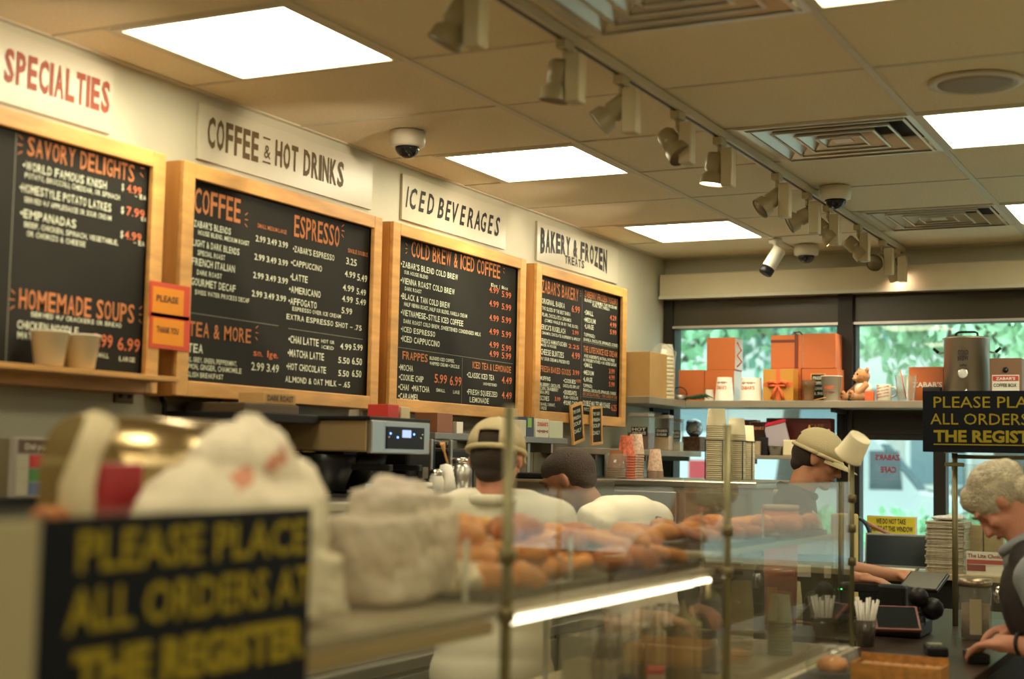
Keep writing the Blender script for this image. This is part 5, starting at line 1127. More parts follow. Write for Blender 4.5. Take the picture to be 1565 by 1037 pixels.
for i, (y0, y1, lab) in enumerate(((2.42, 2.98, 'dark tray heaped with golden pastries above the light strip'), (3.0, 3.56, 'dark pastry tray at the far end of the light strip'), (3.70, 4.25, 'dark tray of small pastries past the second post'), (4.30, 4.84, 'dark tray of pastries beside the case end'))):
    zt = 1.3065 if i < 2 else 1.3405
    t = thing('pastry_tray', lab, 'tray', (0, 0, zt), group='pastry trays')
    MB().box(-1.68, -1.26, y0, y1, 0, .004).box(-1.68, -1.26, y0, y0+.006, .0045, .018).box(-1.68, -1.26, y1-.006, y1, .0045, .018).box(-1.266, -1.26, y0+.0065, y1-.0065, .0045, .018).box(-1.68, -1.674, y0+.0065, y1-.0065, .0045, .018).build('tray_pan', trm, t, kind='thing')
kinds_ = [croissant_mesh(crust[0]), croissant_mesh(crust[1]), roll_mesh(crust[0]), roll_mesh(crust[2]), bagel_mesh(crust[1]), bagel_mesh(crust[0])]
ln = ['golden croissant', 'dark baked croissant', 'round golden roll', 'pale round roll', 'dark bagel', 'golden bagel']
used = set(); pn = 0
def pastry(k, x, y, z, where, grp):
    global pn
    if k in used: o = kinds_[k].copy(); COL.objects.link(o)
    else: o = kinds_[k]; used.add(k)
    o.location = (x, y, z); o.rotation_euler = (random.uniform(-.14, .14), random.uniform(-.14, .14), random.uniform(0, 6.28)); tag(o, ln[k]+' '+where, 'pastry', grp)
for (y0, y1, zt, layers, where, grp) in ((2.42, 2.98, 1.311, 3, 'in the heap over the light strip, close to the post', 'pastries on the first heaped tray'), (3.0, 3.56, 1.311, 2, 'on the tray at the far end of the light strip', 'pastries on the second tray'),
      (3.70, 4.25, 1.345, 1, 'on the tray past the second post', 'small pastries past the second post'), (4.30, 4.84, 1.345, 1, 'on the tray by the case end', 'pastries by the case end')):
    for L_ in range(layers):
        nx = 4-L_ if layers > 1 else 3; ny = max(3, int((y1-y0-.08-.06*L_)/.105))
        for i in range(nx):
            for j in range(ny):
                x = -1.63+.045*L_+(i+.5)*(.36-.09*L_)/nx; y = y0+.05+.03*L_+(j+.5)*(y1-y0-.1-.06*L_)/ny
                if random.random() < (.12 if L_ == 0 else .2): continue
                pastry(random.choice((0, 1, 2, 3, 4, 5) if layers > 1 else (1, 2, 4)), x+random.uniform(-.01, .01), y+random.uniform(-.01, .01), zt+.012+.040*L_, where, grp)
for i in range(12): pastry((0, 1, 2)[i % 3], -1.62+.10*(i % 2), 2.17+.055*(i//2 % 3), 1.318+.044*(i//6), 'piled behind the milky bag beside the first post', 'pastries behind the milky bag')
cardw = M('price card', (.66, .66, .56), .5); cardr = M('price card red edge', (.62, .10, .07), .5)
for i, (px, py, lab) in enumerate(((872, 850, 'white price card with red top edge standing in the heaped pastries'), (1072, 808, 'pinkish price card with red edge at the second case post'), (712, 860, 'flat pink price card before the capped worker, left of the first post'), (1166, 806, 'price card with red edge standing on the tray past the second post'))):
    p = onx(px, py, GX-.10); z_ = 1.31 if i < 3 else 1.345
    t = thing('price_card', lab, 'price card', (p.x, p.y, 0), .35, 'price cards in the case')
    MB().box(-.0015, .0015, -.035, .035, z_+.03, p.z+.045).build('card', cardw, t); MB().box(-.002, .002, -.035, .035, p.z+.0455, p.z+.056).build('red_edge', cardr, t); MB().box(-.004, .004, -.008, .008, z_-.0, z_+.0295).build('card_foot', cardw, t)
# bags and boxes on the near shelf, behind the large order sign
bagm = M('crumpled white bag paper', (.74, .66, .50), .8, bump=.9, bs=14, var=.08)
def bag(name, label, cat, px0, px1, ytop, X, prims_fn, mat=bagm, zb=1.3065, nz=(.006, 14), paint=False):
    a = onx(px0, ytop, X); b = onx(px1, ytop, X); yc = (a.y+b.y)/2; w2 = (b.y-a.y)/2; c = onx((px0+px1)/2, ytop, X); h = c.z-zb
    o = blob(name, prims_fn(w2, h), mat, None, .006, 1, Matrix.Translation((X, yc, zb+.018)), noise=nz, mats=[mat, M('pink print', (.60, .27, .17), .8)] if paint else None, paint=(lambda c: 1 if c.x > .02 and abs(c.z-.235-.35*c.y) < .012 and (c.y*13) % 1 < .62 and abs(c.y) < .10 else 0) if paint else None); return tag(o, label, cat)
bag('paper_bag', 'big crumpled white paper bag mound behind the large order sign', 'bag', 205, 480, 662, -1.395, lambda w, h: [('e', (0, 0, h*.42), (.10, w*.93, h*.40)), ('e', (0, w*.12, h*.72), (.07, w*.50, h*.28)), ('e', (.0, w*.62, h*.48), (.07, w*.35, h*.34)), ('e', (0, -w*.55, h*.36), (.07, w*.42, h*.30)), ('b', (-.09, .09, -w*.85, w*.85, .0, h*.3)), ('c', (0, w*.1, h*.7), (0, w*.2, h*.97), .04, .018), ('c', (0, w*.6, h*.6), (0, w*.85, h*.74), .04, .02)], nz=(.009, 11), paint=True)
bag('bread_bag', 'tall tan paper bread bag on the case shelf between sign and first post', 'bag', 552, 655, 742, -1.40, lambda w, h: [('b', (-.07, .07, -w*.98, w*.98, 0, h*.66), Matrix.Rotation(.04, 4, 'X')), ('b', (-.05, .05, -w*.80, w*.85, h*.5, h*.86), Matrix.Rotation(-.07, 4, 'X')), ('e', (0, -w*.2, h*.88), (.03, w*.45, h*.12)), ('e', (0, w*.45, h*.84), (.025, w*.3, h*.12))], M('tan bread bag', (.74, .64, .52), .6, alpha=.8, bump=.7, bs=12, var=.15))
bag('plastic_bag', 'milky plastic bag of rolls on the case shelf beside the first post', 'bag', 655, 752, 872, -1.38, lambda w, h: [('b', (-.07, .07, -w*.95, w*.95, 0, h*.6)), ('e', (0, 0, h*.6), (.07, w*.95, h*.38)), ('e', (0, -w*.6, h*.86), (.03, w*.3, h*.12))], M('milky bag', (.66, .56, .38), .4, bump=.6, bs=14, var=.1))
t = thing('pastry_warmer', 'rounded brassy steel pastry warmer behind the white paper bag', 'food warmer', (0, 0, 0)); wm_ = M('brassy steel', (.50, .38, .20), .22, .95, bump=.1, bs=9)
a = onx(128, 640, -1.60); b = onx(408, 640, -1.60); zt = onx(268, 637, -1.60).z
MB().box(-1.70, -1.53, a.y, b.y, 1.3065, zt-.06, bev=.02).build('body', wm_, t)
T_ = frameT(((-1.615), a.y+.005, zt-.075), (1, 0, 0), (0, 0, 1)); MB().cyl((-1.615, a.y+.004, zt-.078), (-1.615, b.y-.004, zt-.078), .075, n=24).build('rounded_lid', wm_, t)
for i, f_ in enumerate((.25, .55, .85)): MB().box(-1.5295, -1.518, a.y+(b.y-a.y)*f_-.02, a.y+(b.y-a.y)*f_+.02, zt-.115, zt-.10, bev=.004).build('knob', chrome, t)
t = thing('red_carton', 'dark red carton in front of the brassy warmer behind the order sign', 'box', (0, 0, 0)); a = onx(165, 708, -1.49); b = onx(228, 708, -1.49)
MB().box(-1.524, -1.500, a.y, b.y, 1.3065, a.z, bev=.003).build('carton_body', M('dark red card', (.30, .012, .02), .5), t)
a = onx(118, 740, -1.44); b = onx(157, 640, -1.44)
tag(MB().tube([(-1.44, a.y, 1.315), a, (a+b)/2+V((0, -.004, 0)), b], [.026, .024, .019, .022], 12).build('bread_stick_bag', M('cream sleeve', (.62, .52, .32), .7)), 'slanted cream paper sleeve in front of the red carton', 'paper sleeve')
tag(MB().box(-1.46, -1.43, onx(60, 740, -1.44).y, onx(108, 740, -1.44).y, 1.3065, 1.50, bev=.01).build('bread_loaf', crust[1]), 'brown loaf lying beside the slanted cream sleeve', 'bread')
# lower deck of the case: bottles, cups, clear packs
def deck(name, lab, cat, px, pyb, X, gp=None, z=.9655): p = onx(px, 1000, X); return thing(name, lab, cat, (X, p.y, z), group=gp)
for i, (px, lab) in enumerate(((1043, 'cream capped squeeze bottle, the tall one in the lower case'), (1056, 'cream capped squeeze bottle beside the tall one'), (1001, 'cream capped squeeze bottle next to the wire dividers'))):
    t = deck('squeeze_bottle', lab, 'bottle', px, 1037, -1.36, 'squeeze bottles in the case'); h = (.24, .22, .22)[i]
    MB().lathe([(0, 0), (.028, 0), (.028, h*.68), (.026, h*.72)], n=16).build('bottle_body', M('clear sauce', (.42, .34, .2), .3), t); MB().lathe([(.029, h*.73), (.029, h*.8), (.012, h*.86), (.005, h), (0, h)], n=16).build('cap', creamp, t)
for i, px in enumerate((905, 932, 975, 1020)):
    t = deck('salad_tub', 'clear tub of pale salad, number of tubs from the first post: '+('one', 'two', 'three', 'four')[i], 'tub', px, 1037, -1.45, 'clear salad tubs')
    t['label'] = ('clear tub of pale salad closest to the first post, under the light strip', 'clear tub of pale salad, second from the first post', 'clear tub of pale salad between the wire dividers', 'clear tub of pale salad beside the squeeze bottles')[i]
    MB().box(-.06, .06, -.05, .05, .002, .12+.03*(i % 2), bev=.01).build('salad', M('pale salad %d' % i, ((.56, .5, .3), (.50, .42, .24), (.48, .32, .18), (.46, .46, .26))[i], .7, bump=.5, bs=40), t)
    MB().box(-.065, .065, -.055, .055, 0, .18+.03*(i % 2), bev=.008).build('tub_wall', clearp, t)
for i, px in enumerate((907, 933, 967, 989, 1012)):
    p = onx(px, 1000, -1.32); tag(MB().tube([(-1.32, p.y, .966), (-1.32, p.y, 1.22), (-1.32, p.y+.05, 1.22), (-1.32, p.y+.05, .966)], .0022, 6).build('wire_divider', steeld), ('wire divider loop in the lower case closest to the first post', 'second wire divider loop from the first post', 'middle wire divider loop in the lower case', 'fourth wire divider loop from the first post', 'wire divider loop beside the squeeze bottles')[i], 'wire divider', 'wire dividers')
for i, (px, X, n_, lab) in enumerate(((1132, -1.45, 14, 'tall cream cup stack in the lower case past the second post'), (1192, -1.35, 10, 'green tinted cup stack in the lower case before the clear pastry pack'), (1210, -1.5, 9, 'short pale cup stack behind the green tinted one'))):
    p = onx(px, 1000, X); o = invcup('paper_cup', .038, .030, .09, M('pale green cup', (.52, .52, .34), .6) if i == 1 else creamp); nested('paper_cup', o, n_, .011, (X, p.y, .966), lab=lab.replace('cup stack', 'paper cup stacked'), grp='stack of cups in the case, '+lab.split()[0])
t = deck('clear_container', 'crumpled clear plastic container on the lower case deck beside the second post', 'container', 1084, 1037, -1.42)
blob('container_wall', [('b', (-.04, .04, -.05, .05, 0, .17)), ('e', (0, 0, .19), (.035, .045, .05))], M('frosted clear', (.36, .36, .36), .2, bump=.8, bs=14), t, .008, 1)
for i, (px, c, lab) in enumerate(((880, (.66, .60, .42), 'cream box with red rim on the lower deck beside the first post'), (935, (.30, .34, .46), 'small blue grey pack on the lower deck'), (958, (.05, .045, .04), 'small black price block on the lower deck'), (1002, (.64, .42, .32), 'cream pink pack on the lower deck under the bottles'))):
    p = onx(px, 1010, -1.27); t = thing('snack_box', lab, 'box', (-1.27, p.y, .9655), .3, 'small packs on the case deck'); MB().box(-.02, .02, -.035, .035, 0, .11+.012*(i == 2), bev=.003).build('box_body', M('snack%d' % i, c, .5), t)
    if i in (0, 3): MB().box(-.021, .021, -.036, .036, .1105, .120).build('red_rim', cardr, t)

# ================================================================ REGISTER THINGS
t = thing('pastry_clamshell', 'clear plastic pack of brown pastries on the counter below the tilted cup', 'pack', (-1.056, 4.12, CT))
for i in range(1):
    o = kinds_[2].copy(); COL.objects.link(o); o.location = (t.location.x, t.location.y+.01*(i % 2), CT+.006); o.rotation_euler = (0, 0, i); tag(o, ('golden roll inside the clear pack on the counter front corner', 'golden roll in the middle of the clear pack', 'golden roll in the clear pack, on the register side')[i], 'pastry', 'rolls in the clear pack')
MB().lathe([(.072, 0), (.076, .03), (.068, .075), (.04, .085), (0, .086)], n=20, caps=False).build('clamshell', clearp, t)
p = onz(1385, 1030, CT); t = thing('snack_bar_box', 'open orange brown printed box of snack bars on the counter front corner', 'box', (-.865, 4.10, CT), 0)
obm = M('orange brown print', (.46, .20, .04), .6, var=.35, vs=50)
for a4 in ((-.12, .12, -.06, -.056, 0, .05), (-.12, .12, .056, .06, 0, .065), (-.12, -.116, -.0555, .0555, 0, .05), (.116, .12, -.0555, .0555, 0, .05), (-.1155, .1155, -.0555, .0555, 0, .004)): MB().box(*a4).build('box_side', obm, t)
for i in range(8): tag(MB().box(-.012, .012, -.045, .045, 0, .04, bev=.003, T=TR((-.865-.098+i*.028, 4.10, CT+.0045), 0, 0, .1)).build('snack_bar', M('bar wrapper', (.52, .26, .10), .4, var=.4, vs=60)), 'orange brown wrapped snack bar standing in the open box', 'snack bar', 'snack bars in the open box')
p = onz(1322, 1000, CT); t = thing('straw_cup', 'clear cup full of white wrapped straws beside the case end', 'straw holder', (-1.06, 4.62, CT))
p = at(1322, 995, 4.75); t.location = (p.x, p.y, CT)
MB().lathe([(0, 0), (.030, 0), (.036, .085), (.034, .085), (.028, .004)], n=18, caps=False).build('holder_cup', M('smoky cup', (.10, .08, .06), .15, alpha=.7), t)
for i in range(11): a_ = i*.57; r_ = .018; MB().cyl((r_*math.cos(a_)*.6, r_*math.sin(a_)*.6, .006), (r_*math.cos(a_)*2.1+.006, r_*math.sin(a_)*1.4, .15+.01*math.sin(i*3)), .004, n=6).build('straw', whitepp, t)
# point of sale terminal
def scr(name, parent, c, w_, h_, rz, rx, mat, th=.016, inset=.008, smat=None):
    T = TR(c, rz, rx); o = MB().box(-w_/2, w_/2, -h_/2, h_/2, -th/2, th/2, T=T, bev=.003).build(name, mat, parent)
    if smat: MB().box(-w_/2+inset, w_/2-inset, -h_/2+inset, h_/2-inset, th/2+.0003, th/2+.0012, T=T).build('screen', smat, o)
    return o
scm = M('dark glass screen', (.006, .010, .014), .12); grn = M('grey edge plastic', (.16, .16, .14), .4)
c = at(1362, 960, 5.1); t = thing('register_terminal', 'black register terminal with two tilted screens under the worker hand', 'register', (c.x, c.y, CT))
MB().box(-.12, .12, -.10, .12, 0, .06, bev=.01).build('cash_base', black, t)
MB().box(-.05, .05, 0, .06, .0605, .17, bev=.01).build('stand', black, t)
c_ = at(1340, 899, 5.35); l = c_-t.location; scr('main_screen', t, l, .24, .20, 0, -.10, black, .03, smat=scm); MB().ball(l+V((-.105, -.105, .0)), .0035, sub=1).build('green_led', emis('green light', (.1, 1, .2), 4), t)
c_ = at(1412, 889, 5.5); l = c_-t.location; scr('customer_screen', t, l, .15, .17, -.1, .32, black, .014, smat=grn)
t2_ = at(1370, 945, 4.9)-t.location; scr('order_tablet', t, t2_, .15, .13, .35, .55, M('red edge plastic', (.20, .06, .04), .4), .012, smat=scm)
for px, py, r_ in ((1404, 912, .035), (1425, 930, .04), (1398, 950, .04)):
    c_ = at(px, py, 5.05)-t.location; MB().ball(c_, (r_, r_*.8, r_)).build('scanner_head', black, t)
for i, (px, py, lab) in enumerate(((1430, 990, 'small black card reader on the counter beside the register base'), (1492, 1000, 'black card terminal with small cream screen by the customer hand'))):
    c = onz(px, py, CT+.02); T0 = thing('card_terminal', lab, 'card reader', (c.x, c.y, CT), .3)
    MB().box(-.032, .032, -.065, .065, 0, .03, bev=.006).build('terminal_body', black, T0); MB().box(-.022, .022, .015, .05, .0303, .0318).build('screen', M('pale screen', (.40, .36, .22), .4), T0)
    for k2 in range(9): MB().box(-.022+.016*(k2 % 3), -.011+.016*(k2 % 3), -.05+.018*(k2//3), -.039+.018*(k2//3), .0303, .033).build('key', grn, T0)
p = at(1491, 985, 5.0); t = thing('glass_canister', 'tall clear jar with cream label standing by the guard post', 'jar', (p.x, p.y, CT)); 
MB().lathe([(0, 0), (.052, 0), (.054, .01), (.054, .17), (.05, .18)], n=24, caps=False).build('jar_wall', clearp, t); MB().lathe([(.056, .1805), (.058, .19), (.056, .205), (0, .208)], n=24).build('jar_lid', M('brown steel lid', (.30, .24, .16), .3, .7), t)
MB().lathe([(0, .004), (.047, .004), (.047, .12), (0, .125)], n=20).build('contents', M('tan cookies', (.22, .15, .08), .8, bump=.8, bs=60), t)
m = MB(); 
for k2 in range(6):
    a0 = -1.75+.12*k2*1.0; m.poly([V((.0548*math.cos(a0+q[0]*.12), .0548*math.sin(a0+q[0]*.12), q[1])) for q in ((0, .02), (1, .02), (1, .14), (0, .14))])
m.build('label', M('cream label', (.50, .42, .26), .7), t)
MB().ball((.075, 0, .155), (.018, .012, .03)).build('jar_handle', chrome, t)
# ledge under the windows with monitor, newspapers, notices
lg = thing('window_ledge', 'cream edged counter ledge along the windows behind the register', 'counter')
MB().box(-1.90, .8, 7.45, 7.88, 1.012, 1.042, bev=.003).build('ledge_top', M('cream ledge', (.42, .34, .20), .5), lg)
MB().box(-1.88, .78, 7.50, 7.88, .05, 1.0115).build('ledge_cabinet', blackm, lg)
LG = 1.0425
a = ony(1320, 865, 7.52); b = ony(1419, 865, 7.52); zt = ony(1330, 815, 7.56).z
t = thing('dark_monitor', 'wide dark flat monitor standing on the ledge below the yellow notice', 'monitor', ((a.x+b.x)/2, 7.54, LG)); w_ = b.x-a.x
T_ = TR((0, 0, .015), 0, -.12)
MB().box(-w_/2, w_/2, 0, .018, 0, zt-LG-.01, T=T_, bev=.004).build('monitor_body', M('grey bezel', (.20, .20, .18), .4), t); MB().box(-w_/2+.008, w_/2-.008, -.0015, -.0003, .010, zt-LG-.02, T=T_).build('screen', M('deep teal screen', (.012, .022, .028), .15), t)
MB().box(-w_*.3, w_*.3, -.03, .08, 0, .012, bev=.004).build('stand', whitep, t)
news = M('newsprint', (.42, .37, .27), .9, var=.25, vs=40); nb = None; a = ony(1421, 868, 7.60); b = ony(1479, 868, 7.60); cx_ = (a.x+b.x)/2; w_ = (b.x-a.x)
for i in range(30):
    if nb is None:
        m = MB(); m.box(-w_/2, w_/2, -.12, .12, 0, .0078, bev=.002); nb = m.build('newspaper', news); o = nb
    else: o = nb.copy(); COL.objects.link(o)
    o.location = (cx_+random.uniform(-.004, .004), 7.62+random.uniform(-.004, .004), LG+.0005+i*.0085); o.rotation_euler = (0, 0, random.uniform(-.03, .03)); tag(o, 'folded newspaper in the tall pile on the ledge beside the guard post', 'newspaper', 'tall pile of newspapers')
tag(blob('crumpled_newspaper', [('e', (0, 0, .012), (.09, .1, .014)), ('e', (.03, -.02, .02), (.05, .06, .014))], M('white newsprint', (.55, .54, .50), .9, bump=1, bs=30, var=.3, vs=50), None, .006, 1, Matrix.Translation((cx_, 7.62, LG+.258))), 'crumpled white newspaper on top of the tall pile', 'newspaper')
for i, (x0, x1, lab) in enumerate(((1479, 1503, 'tan envelope sheaf behind the guard glass, beside the newspapers'), (1504, 1534, 'tan envelope sheaf behind the guard glass, in front of the customer face'))):
    a = ony(x0, 860, 7.7); b = ony(x1, 802, 7.7); tag(MB().box(a.x+.002, b.x-.002, 7.69, 7.76, LG+.0005, b.z, bev=.002).build('envelope_sheaf', M('tan paper', (.36, .27, .14), .8, bump=.6, bs=90, stretch=(1, 1, 8), var=.15)), lab, 'envelopes', 'tan envelope sheaves')
a = ony(1477, 882, 7.5); b = ony(1536, 856, 7.5); t = thing('lettered_card', 'small white and red lettered card standing on the ledge behind the guard glass', 'card', (0, 0, 0))
MB().box(a.x, b.x, 7.50, 7.504, LG+.0005, LG+.115).build('card', whitepp, t); MB().box(a.x+.003, b.x-.003, 7.498, 7.4995, LG+.055, LG+.075).build('red_band', M('soft red band', (.45, .06, .06), .5), t)
MB().box(a.x+.003, (a.x+b.x)/2, 7.498, 7.4995, LG+.02, LG+.05).build('maroon_panel', M('maroon panel', (.22, .03, .03), .5), t)
m = MB(); letter(m, 'The Lite Choice', plane_fn((a.x+.006, 7.4995, LG+.085), (1, 0, 0), (0, 0, 1), (0, -1, 0)), b.x-a.x-.012, .018, .03); m.build('lettering', M('maroon letters', (.25, .02, .05), .5), t)
a = ony(1325, 813, 7.885); b = ony(1398, 791, 7.885); t = thing('window_notice', 'yellow notice with black lettering taped to the window above the monitor', 'notice', (0, 0, 0))
MB().box(a.x, b.x, 7.890, 7.893, a.z, b.z).build('yellow_panel', M('yellow card', (.72, .60, .03), .5), t); MB().box(a.x-.002, b.x+.012, 7.8935, 7.896, a.z-.05, b.z+.005).build('white_backing', whitepp, t)
m = MB()
for s_, z_, f_ in (('WE DO NOT TAKE', .58, .62), ('ORDERS AT THIS WINDOW', .12, .92)):
    w_ = (b.x-a.x)*f_; h_ = (b.z-a.z); letter(m, s_, plane_fn(((a.x+b.x)/2-w_/2, 7.890, a.z+h_*z_), (1, 0, 0), (0, 0, 1), (0, -1, 0)), w_, h_*.30, .03)
letter(m, 'Enter Corner', plane_fn((a.x+.02, 7.8935, a.z-.04), (1, 0, 0), (0, 0, 1), (0, -1, 0)), (b.x-a.x)*.8, .028, .03); m.build('lettering', blacki, t)
c = ony(1316, 830, 7.6); t = thing('black_cable_coil', 'black spiral cable coil hanging beside the monitor', 'cable', (c.x-.03, 7.62, c.z))
for k2 in range(3): MB().tube([(.075*math.cos(a_)*1.0, .012*k2, .13*math.sin(a_)) for a_ in [2*math.pi*q/24 for q in range(25)]], .008, 8).build('cable_loop', black, t)
MB().cyl((0, .035, -(c.z-LG)+.0005), (0, .035, .12), .008).build('coil_stand', black, t)
a = ony(1322, 798, 7.7); b = ony(1362, 818, 7.7); tag(MB().tube([(a.x, 7.70, a.z), (b.x, 7.72, b.z), (b.x+.03, 7.72, LG+.004)], [.012, .010, .008]).build('wooden_paddle', M('brown wood', (.26, .10, .04), .5)), 'brown wooden paddle leaning behind the monitor', 'paddle')
a = at(1291, 860, 6.6); t = thing('yellow_sack', 'yellow paper sack standing behind the case end beside the black coil', 'bag', (a.x, a.y, .95)); 
MB().box(-.05, .05, -.06, .06, 0, 1.35-.95, bev=.01).build('sack_body', M('yellow paper', (.62, .46, .12), .7, bump=.4, bs=14), t)
tag(MB().box(a.x-.12, a.x+.12, a.y-.09, a.y+.10, 0.0, .9495, bev=.004).build('side_cabinet', blackm), 'black side cabinet under the yellow sack', 'cabinet')
# printer and red tub behind the case end, grey appliance
c = at(1247, 905, 5.45); t = thing('receipt_printer', 'black boxy receipt printer seen through the case end glass', 'printer', (c.x, c.y, CT))
MB().box(-.11, .11, -.07, .07, 0, .25, bev=.02).build('printer_body', black, t); MB().box(-.09, .0, -.0725, -.0705, .17, .215).build('paper_label', whitepp, t); MB().box(.05, .075, -.0725, -.0705, .17, .215).build('paper_label', whitepp, t)
MB().box(-.07, .05, -.05, .04, .2505, .31, T=None, bev=.004).build('paper_stack', M('lilac paper', (.55, .54, .60), .7), t)
c = at(1232, 800, 5.35); t = thing('red_tub', 'tall red plastic tub behind the glass in front of the register worker', 'tub', (c.x-.02, c.y+.02, CT))
MB().lathe([(0, 0), (.055, 0), (.062, .42), (.06, .42)], n=20).build('tub_body', M('red tub', (.50, .09, .05), .5), t)
MB().lathe([(.063, .4205), (.063, .44), (0, .442)], n=20).build('tub_lid', M('pale lid', (.5, .36, .28), .5), t)
t.location = (-1.50, 5.12, CT)
# ================================================================ OUTSIDE
asp = M('pale asphalt', (.30, .30, .28), .9, var=.1, vs=1)
struct(MB().box(-40, 40, WY+.2, 60, -.25, -.12).build('street', asp))
struct(MB().box(-40, 40, WY+.2, 11.2, -.1195, -.02).build('sidewalk', M('sidewalk concrete', (.50, .49, .45), .9, var=.08, vs=2)))
leafm = [M('fresh leaf', (.34, .62, .36), .6, var=.4, vs=1.2), M('blue green leaf', (.28, .56, .42), .6, var=.4, vs=1.2), M('light leaf', (.50, .72, .46), .6, var=.3, vs=1.2)]
barkm = M('bark', (.10, .08, .06), .9, bump=.6, bs=12)
def leaves(n, shape, s, mat, name, parent, z0=0):
    m = MB(); m.mats = [mat]; rnd = random.random
    for i in range(n):
        cx, cy, cz, rx, ry, rz_ = random.choice(shape)
        u = V((random.gauss(0, 1), random.gauss(0, 1), random.gauss(0, 1))).normalized()*(rnd()**.45)
        c = V((cx+u.x*rx, cy+u.y*ry, max(z0, cz+u.z*rz_))); q = Euler((rnd()*6, rnd()*6, rnd()*6)).to_matrix(); k = s*(.6+.8*rnd())
        m.poly([c+q @ V(p)*k for p in ((-1, 0, 0), (-.2, -.5, .12), (1, 0, 0), (-.2, .5, .12))])
    return m.build(name, None, parent, kind='stuff')
def tree_(x, y, h, label, mat, n=9000, s=.085, cz=None, spread=1.75, lean=0):
    t = thing('street_tree', label, 'tree', (x, y, -.12), group='street trees outside the window')
    MB().tube([(0, 0, 0), (.1+lean*.3, 0, h*.3), (lean*.7, .1, h*.6), (lean, 0, h*.85)], [.16, .13, .10, .05], 10).build('trunk', barkm, t)
    for k in range(4):
        a_ = k*1.7+.4; MB().tube([(lean*.5, 0, h*.42+.15*k), (lean*.6+math.cos(a_)*.7, math.sin(a_)*.6, h*.58+.15*k), (lean*.7+math.cos(a_)*1.3, math.sin(a_)*1.1, h*.72+.15*k)], [.06, .045, .02], 6).build('branch', barkm, t)
    sh_ = [(lean*.7+math.cos(k*1.05)*spread*.6, math.sin(k*1.05)*spread*.5, h*.72+.35*math.sin(k*2.1), spread*.55, spread*.5, h*.20) for k in range(6)]+[(lean*.7, 0, h*.9, spread*.6, spread*.55, h*.16)]
    o = leaves(n, sh_, s, mat, 'foliage', t); return t
tree_(-5.7, 14.5, 5.4, 'leafy street tree outside behind the first orange carton pile', leafm[0])
tree_(-6.0, 20.0, 6.2, 'leafy street tree outside between the two orange piles', leafm[1], lean=.5)
tree_(-2.0, 14.6, 5.2, 'leaning street tree seen beyond the steel pot', leafm[2], spread=1.95, lean=-.4, n=8000)
tree_(-3.0, 21.0, 6.3, 'street tree farther back, seen above the teddy bear', leafm[0], n=8000)
tree_(-10.5, 18.5, 6.5, 'far street tree beside the long wall side of the window', leafm[1])
tree_(.9, 15.5, 6.5, 'far street tree beyond the coffee box', leafm[1], n=8000)
# planter beds with low hedge
for i, (x0, x1, y, lab) in enumerate(((-4.6, -3.0, 12.2, 'low leafy planter hedge outside the lower window by the register'), (-2.9, -1.2, 12.6, 'low leafy planter hedge outside, next past the mullion'), (-7.5, -5.0, 12.4, 'low leafy planter hedge outside the long wall side of the window'))):
    t = thing('planter_hedge', lab, 'hedge', ((x0+x1)/2, y, -.12), group='planter hedges'); w2 = (x1-x0)/2
    MB().box(-w2, w2, -.25, .25, 0, .80, bev=.02).build('planter_box', M('concrete planter', (.35, .34, .32), .8), t)
    leaves(2200, [(-w2+.2+k*(2*w2-.4)/5, 0, 1.05, .3, .3, .28) for k in range(6)], .05, leafm[0], 'foliage', t, .801)
# white van
t = thing('white_van', 'white delivery van parked across the street outside the lower window', 'van', (-6.2, 23.5, -.12), .12)
vb = M('white van paint', (.72, .74, .74), .3); vg = M('van window glass', (.05, .07, .08), .1)
m = MB(); pr_ = [(-2.4, .45), (2.3, .45), (2.4, .8), (2.3, 1.15), (1.6, 1.25), (.95, 2.05), (.7, 2.15), (-2.35, 2.15), (-2.4, 1.9)]
q0 = [V((x, -.95, z)) for x, z in pr_]; q1 = [V((x, .95, z)) for x, z in pr_]; m.rings([q0, q1]); m.build('body', vb, t)
for x0, x1 in ((-.1, .75), (.85, 1.35)): m = MB(); m.poly([(x0, -.957, 1.3), (x1, -.957, 1.3), (min(x1, x0+.45) if x0 > .5 else x1, -.957, 1.9), (x0, -.957, 1.9)]); m.build('side_window', vg, t)
m = MB(); m.poly([(1.58, -.85, 1.30), (1.58, .85, 1.30), (1.0, .8, 2.02), (1.0, -.8, 2.02)]); m.build('windscreen', vg, t)
for x in (-1.6, 1.5):
    for s in (-1, 1): MB().cyl((x, s*.98, .36), (x, s*.74, .36), .36, n=20).build('wheel', blackm, t)
MB().box(-2.0, -1.2, -.96, -.952, 1.1, 1.7).build('red_panel', M('red livery', (.6, .04, .05), .5), t)
t = thing('flatbed_truck', 'dark low truck with red stripe parked outside behind the low hedge', 'truck', (-2.2, 26.8, -.12), 0); t.scale = (1.1, 1.1, 1.5)
m = MB(); pr_ = [(-2.1, .35), (2.1, .35), (2.15, .75), (1.3, .9), (.7, 1.4), (-1.0, 1.42), (-1.7, .95), (-2.15, .85)]
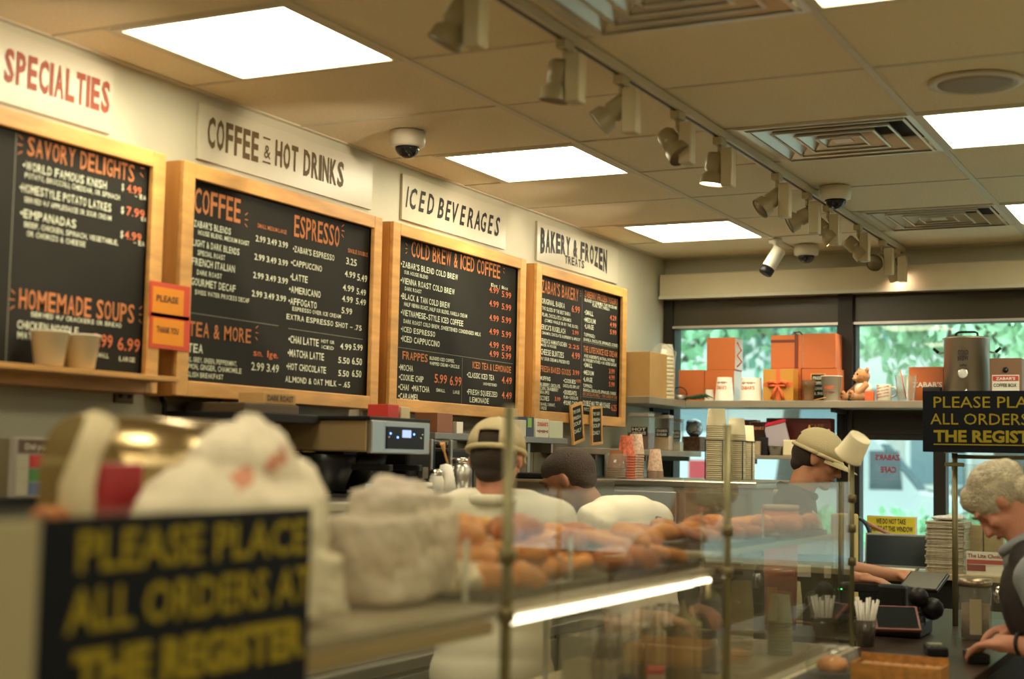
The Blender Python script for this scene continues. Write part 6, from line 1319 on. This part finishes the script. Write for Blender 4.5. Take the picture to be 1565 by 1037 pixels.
m.rings([[V((x, -.85, z)) for x, z in pr_], [V((x, .85, z)) for x, z in pr_]]); m.build('body', M('dark car paint', (.08, .09, .10), .3), t); MB().box(-1.9, 1.9, -.86, -.851, .62, .74).build('red_stripe', M('red stripe', (.65, .05, .06), .4), t)
m = MB(); m.poly([(-.9, -.853, .95), (1.0, -.853, .95), (.6, -.853, 1.33), (-.85, -.853, 1.35)]); m.build('side_window', vg, t)
for x in (-1.35, 1.35):
    for s in (-1, 1): MB().cyl((x, s*.87, .33), (x, s*.66, .33), .33, n=18).build('wheel', blackm, t)
# building across the street, with windows built in
fac = M('pale stone facade', (.48, .46, .42), .85, var=.08, vs=.5); wgl = M('facade window', (.16, .22, .24), .2)
t = thing('far_building', 'pale stone building across the street with rows of windows', 'building', (0, 30, -.12))
MB().box(-30, -1, 0, 6, 0, 14).build('facade', fac, t)
wb = None
for i in range(11):
    for j in range(4):
        if wb is None:
            wb = MB().box(-.65, .65, -.06, -.001, 0, 1.9, bev=.02).build('window', M('pale window frame', (.6, .6, .56), .5), t); wp = MB().box(-.55, .55, -.07, -.0605, .1, 1.8).build('pane', wgl, wb); o = wb
        else: o = wb.copy(); COL.objects.link(o); o.parent = t; q = wp.copy(); COL.objects.link(q); q.parent = o
        o.location = (-28.5+i*2.55, 0, 1.2+j*3.1)
MB().box(-30.2, -.8, -.5, -.001, 3.2, 3.5).build('cornice', fac, t)
t = thing('brick_building', 'reddish building at the far end of the street, outside the upper window', 'building', (0, 32, -.12)); MB().box(-.9, 20, 0, 6, 0, 11).build('facade', M('soft red facade', (.36, .24, .20), .85), t)
for i in range(6): MB().box(.4+i*3, 1.8+i*3, -.06, -.001, 1.5, 3.6).build('window', wgl, t)
# red lettering on the lower window, reversed as read from inside
m = MB(); Yg = WY+.018
def rev(o_): return lambda x, y: V((o_.x-x, Yg-.001, o_.z+y))
letter(m, "ZABAR'S", rev(ony(1376, 703, Yg)), .135, .028, .03); letter(m, 'CAFE', rev(ony(1370, 722, Yg)), .085, .030, .03)
m.build('window_lettering', M('red window lettering', (.60, .05, .08), .6), bpy.data.objects['window_3'])
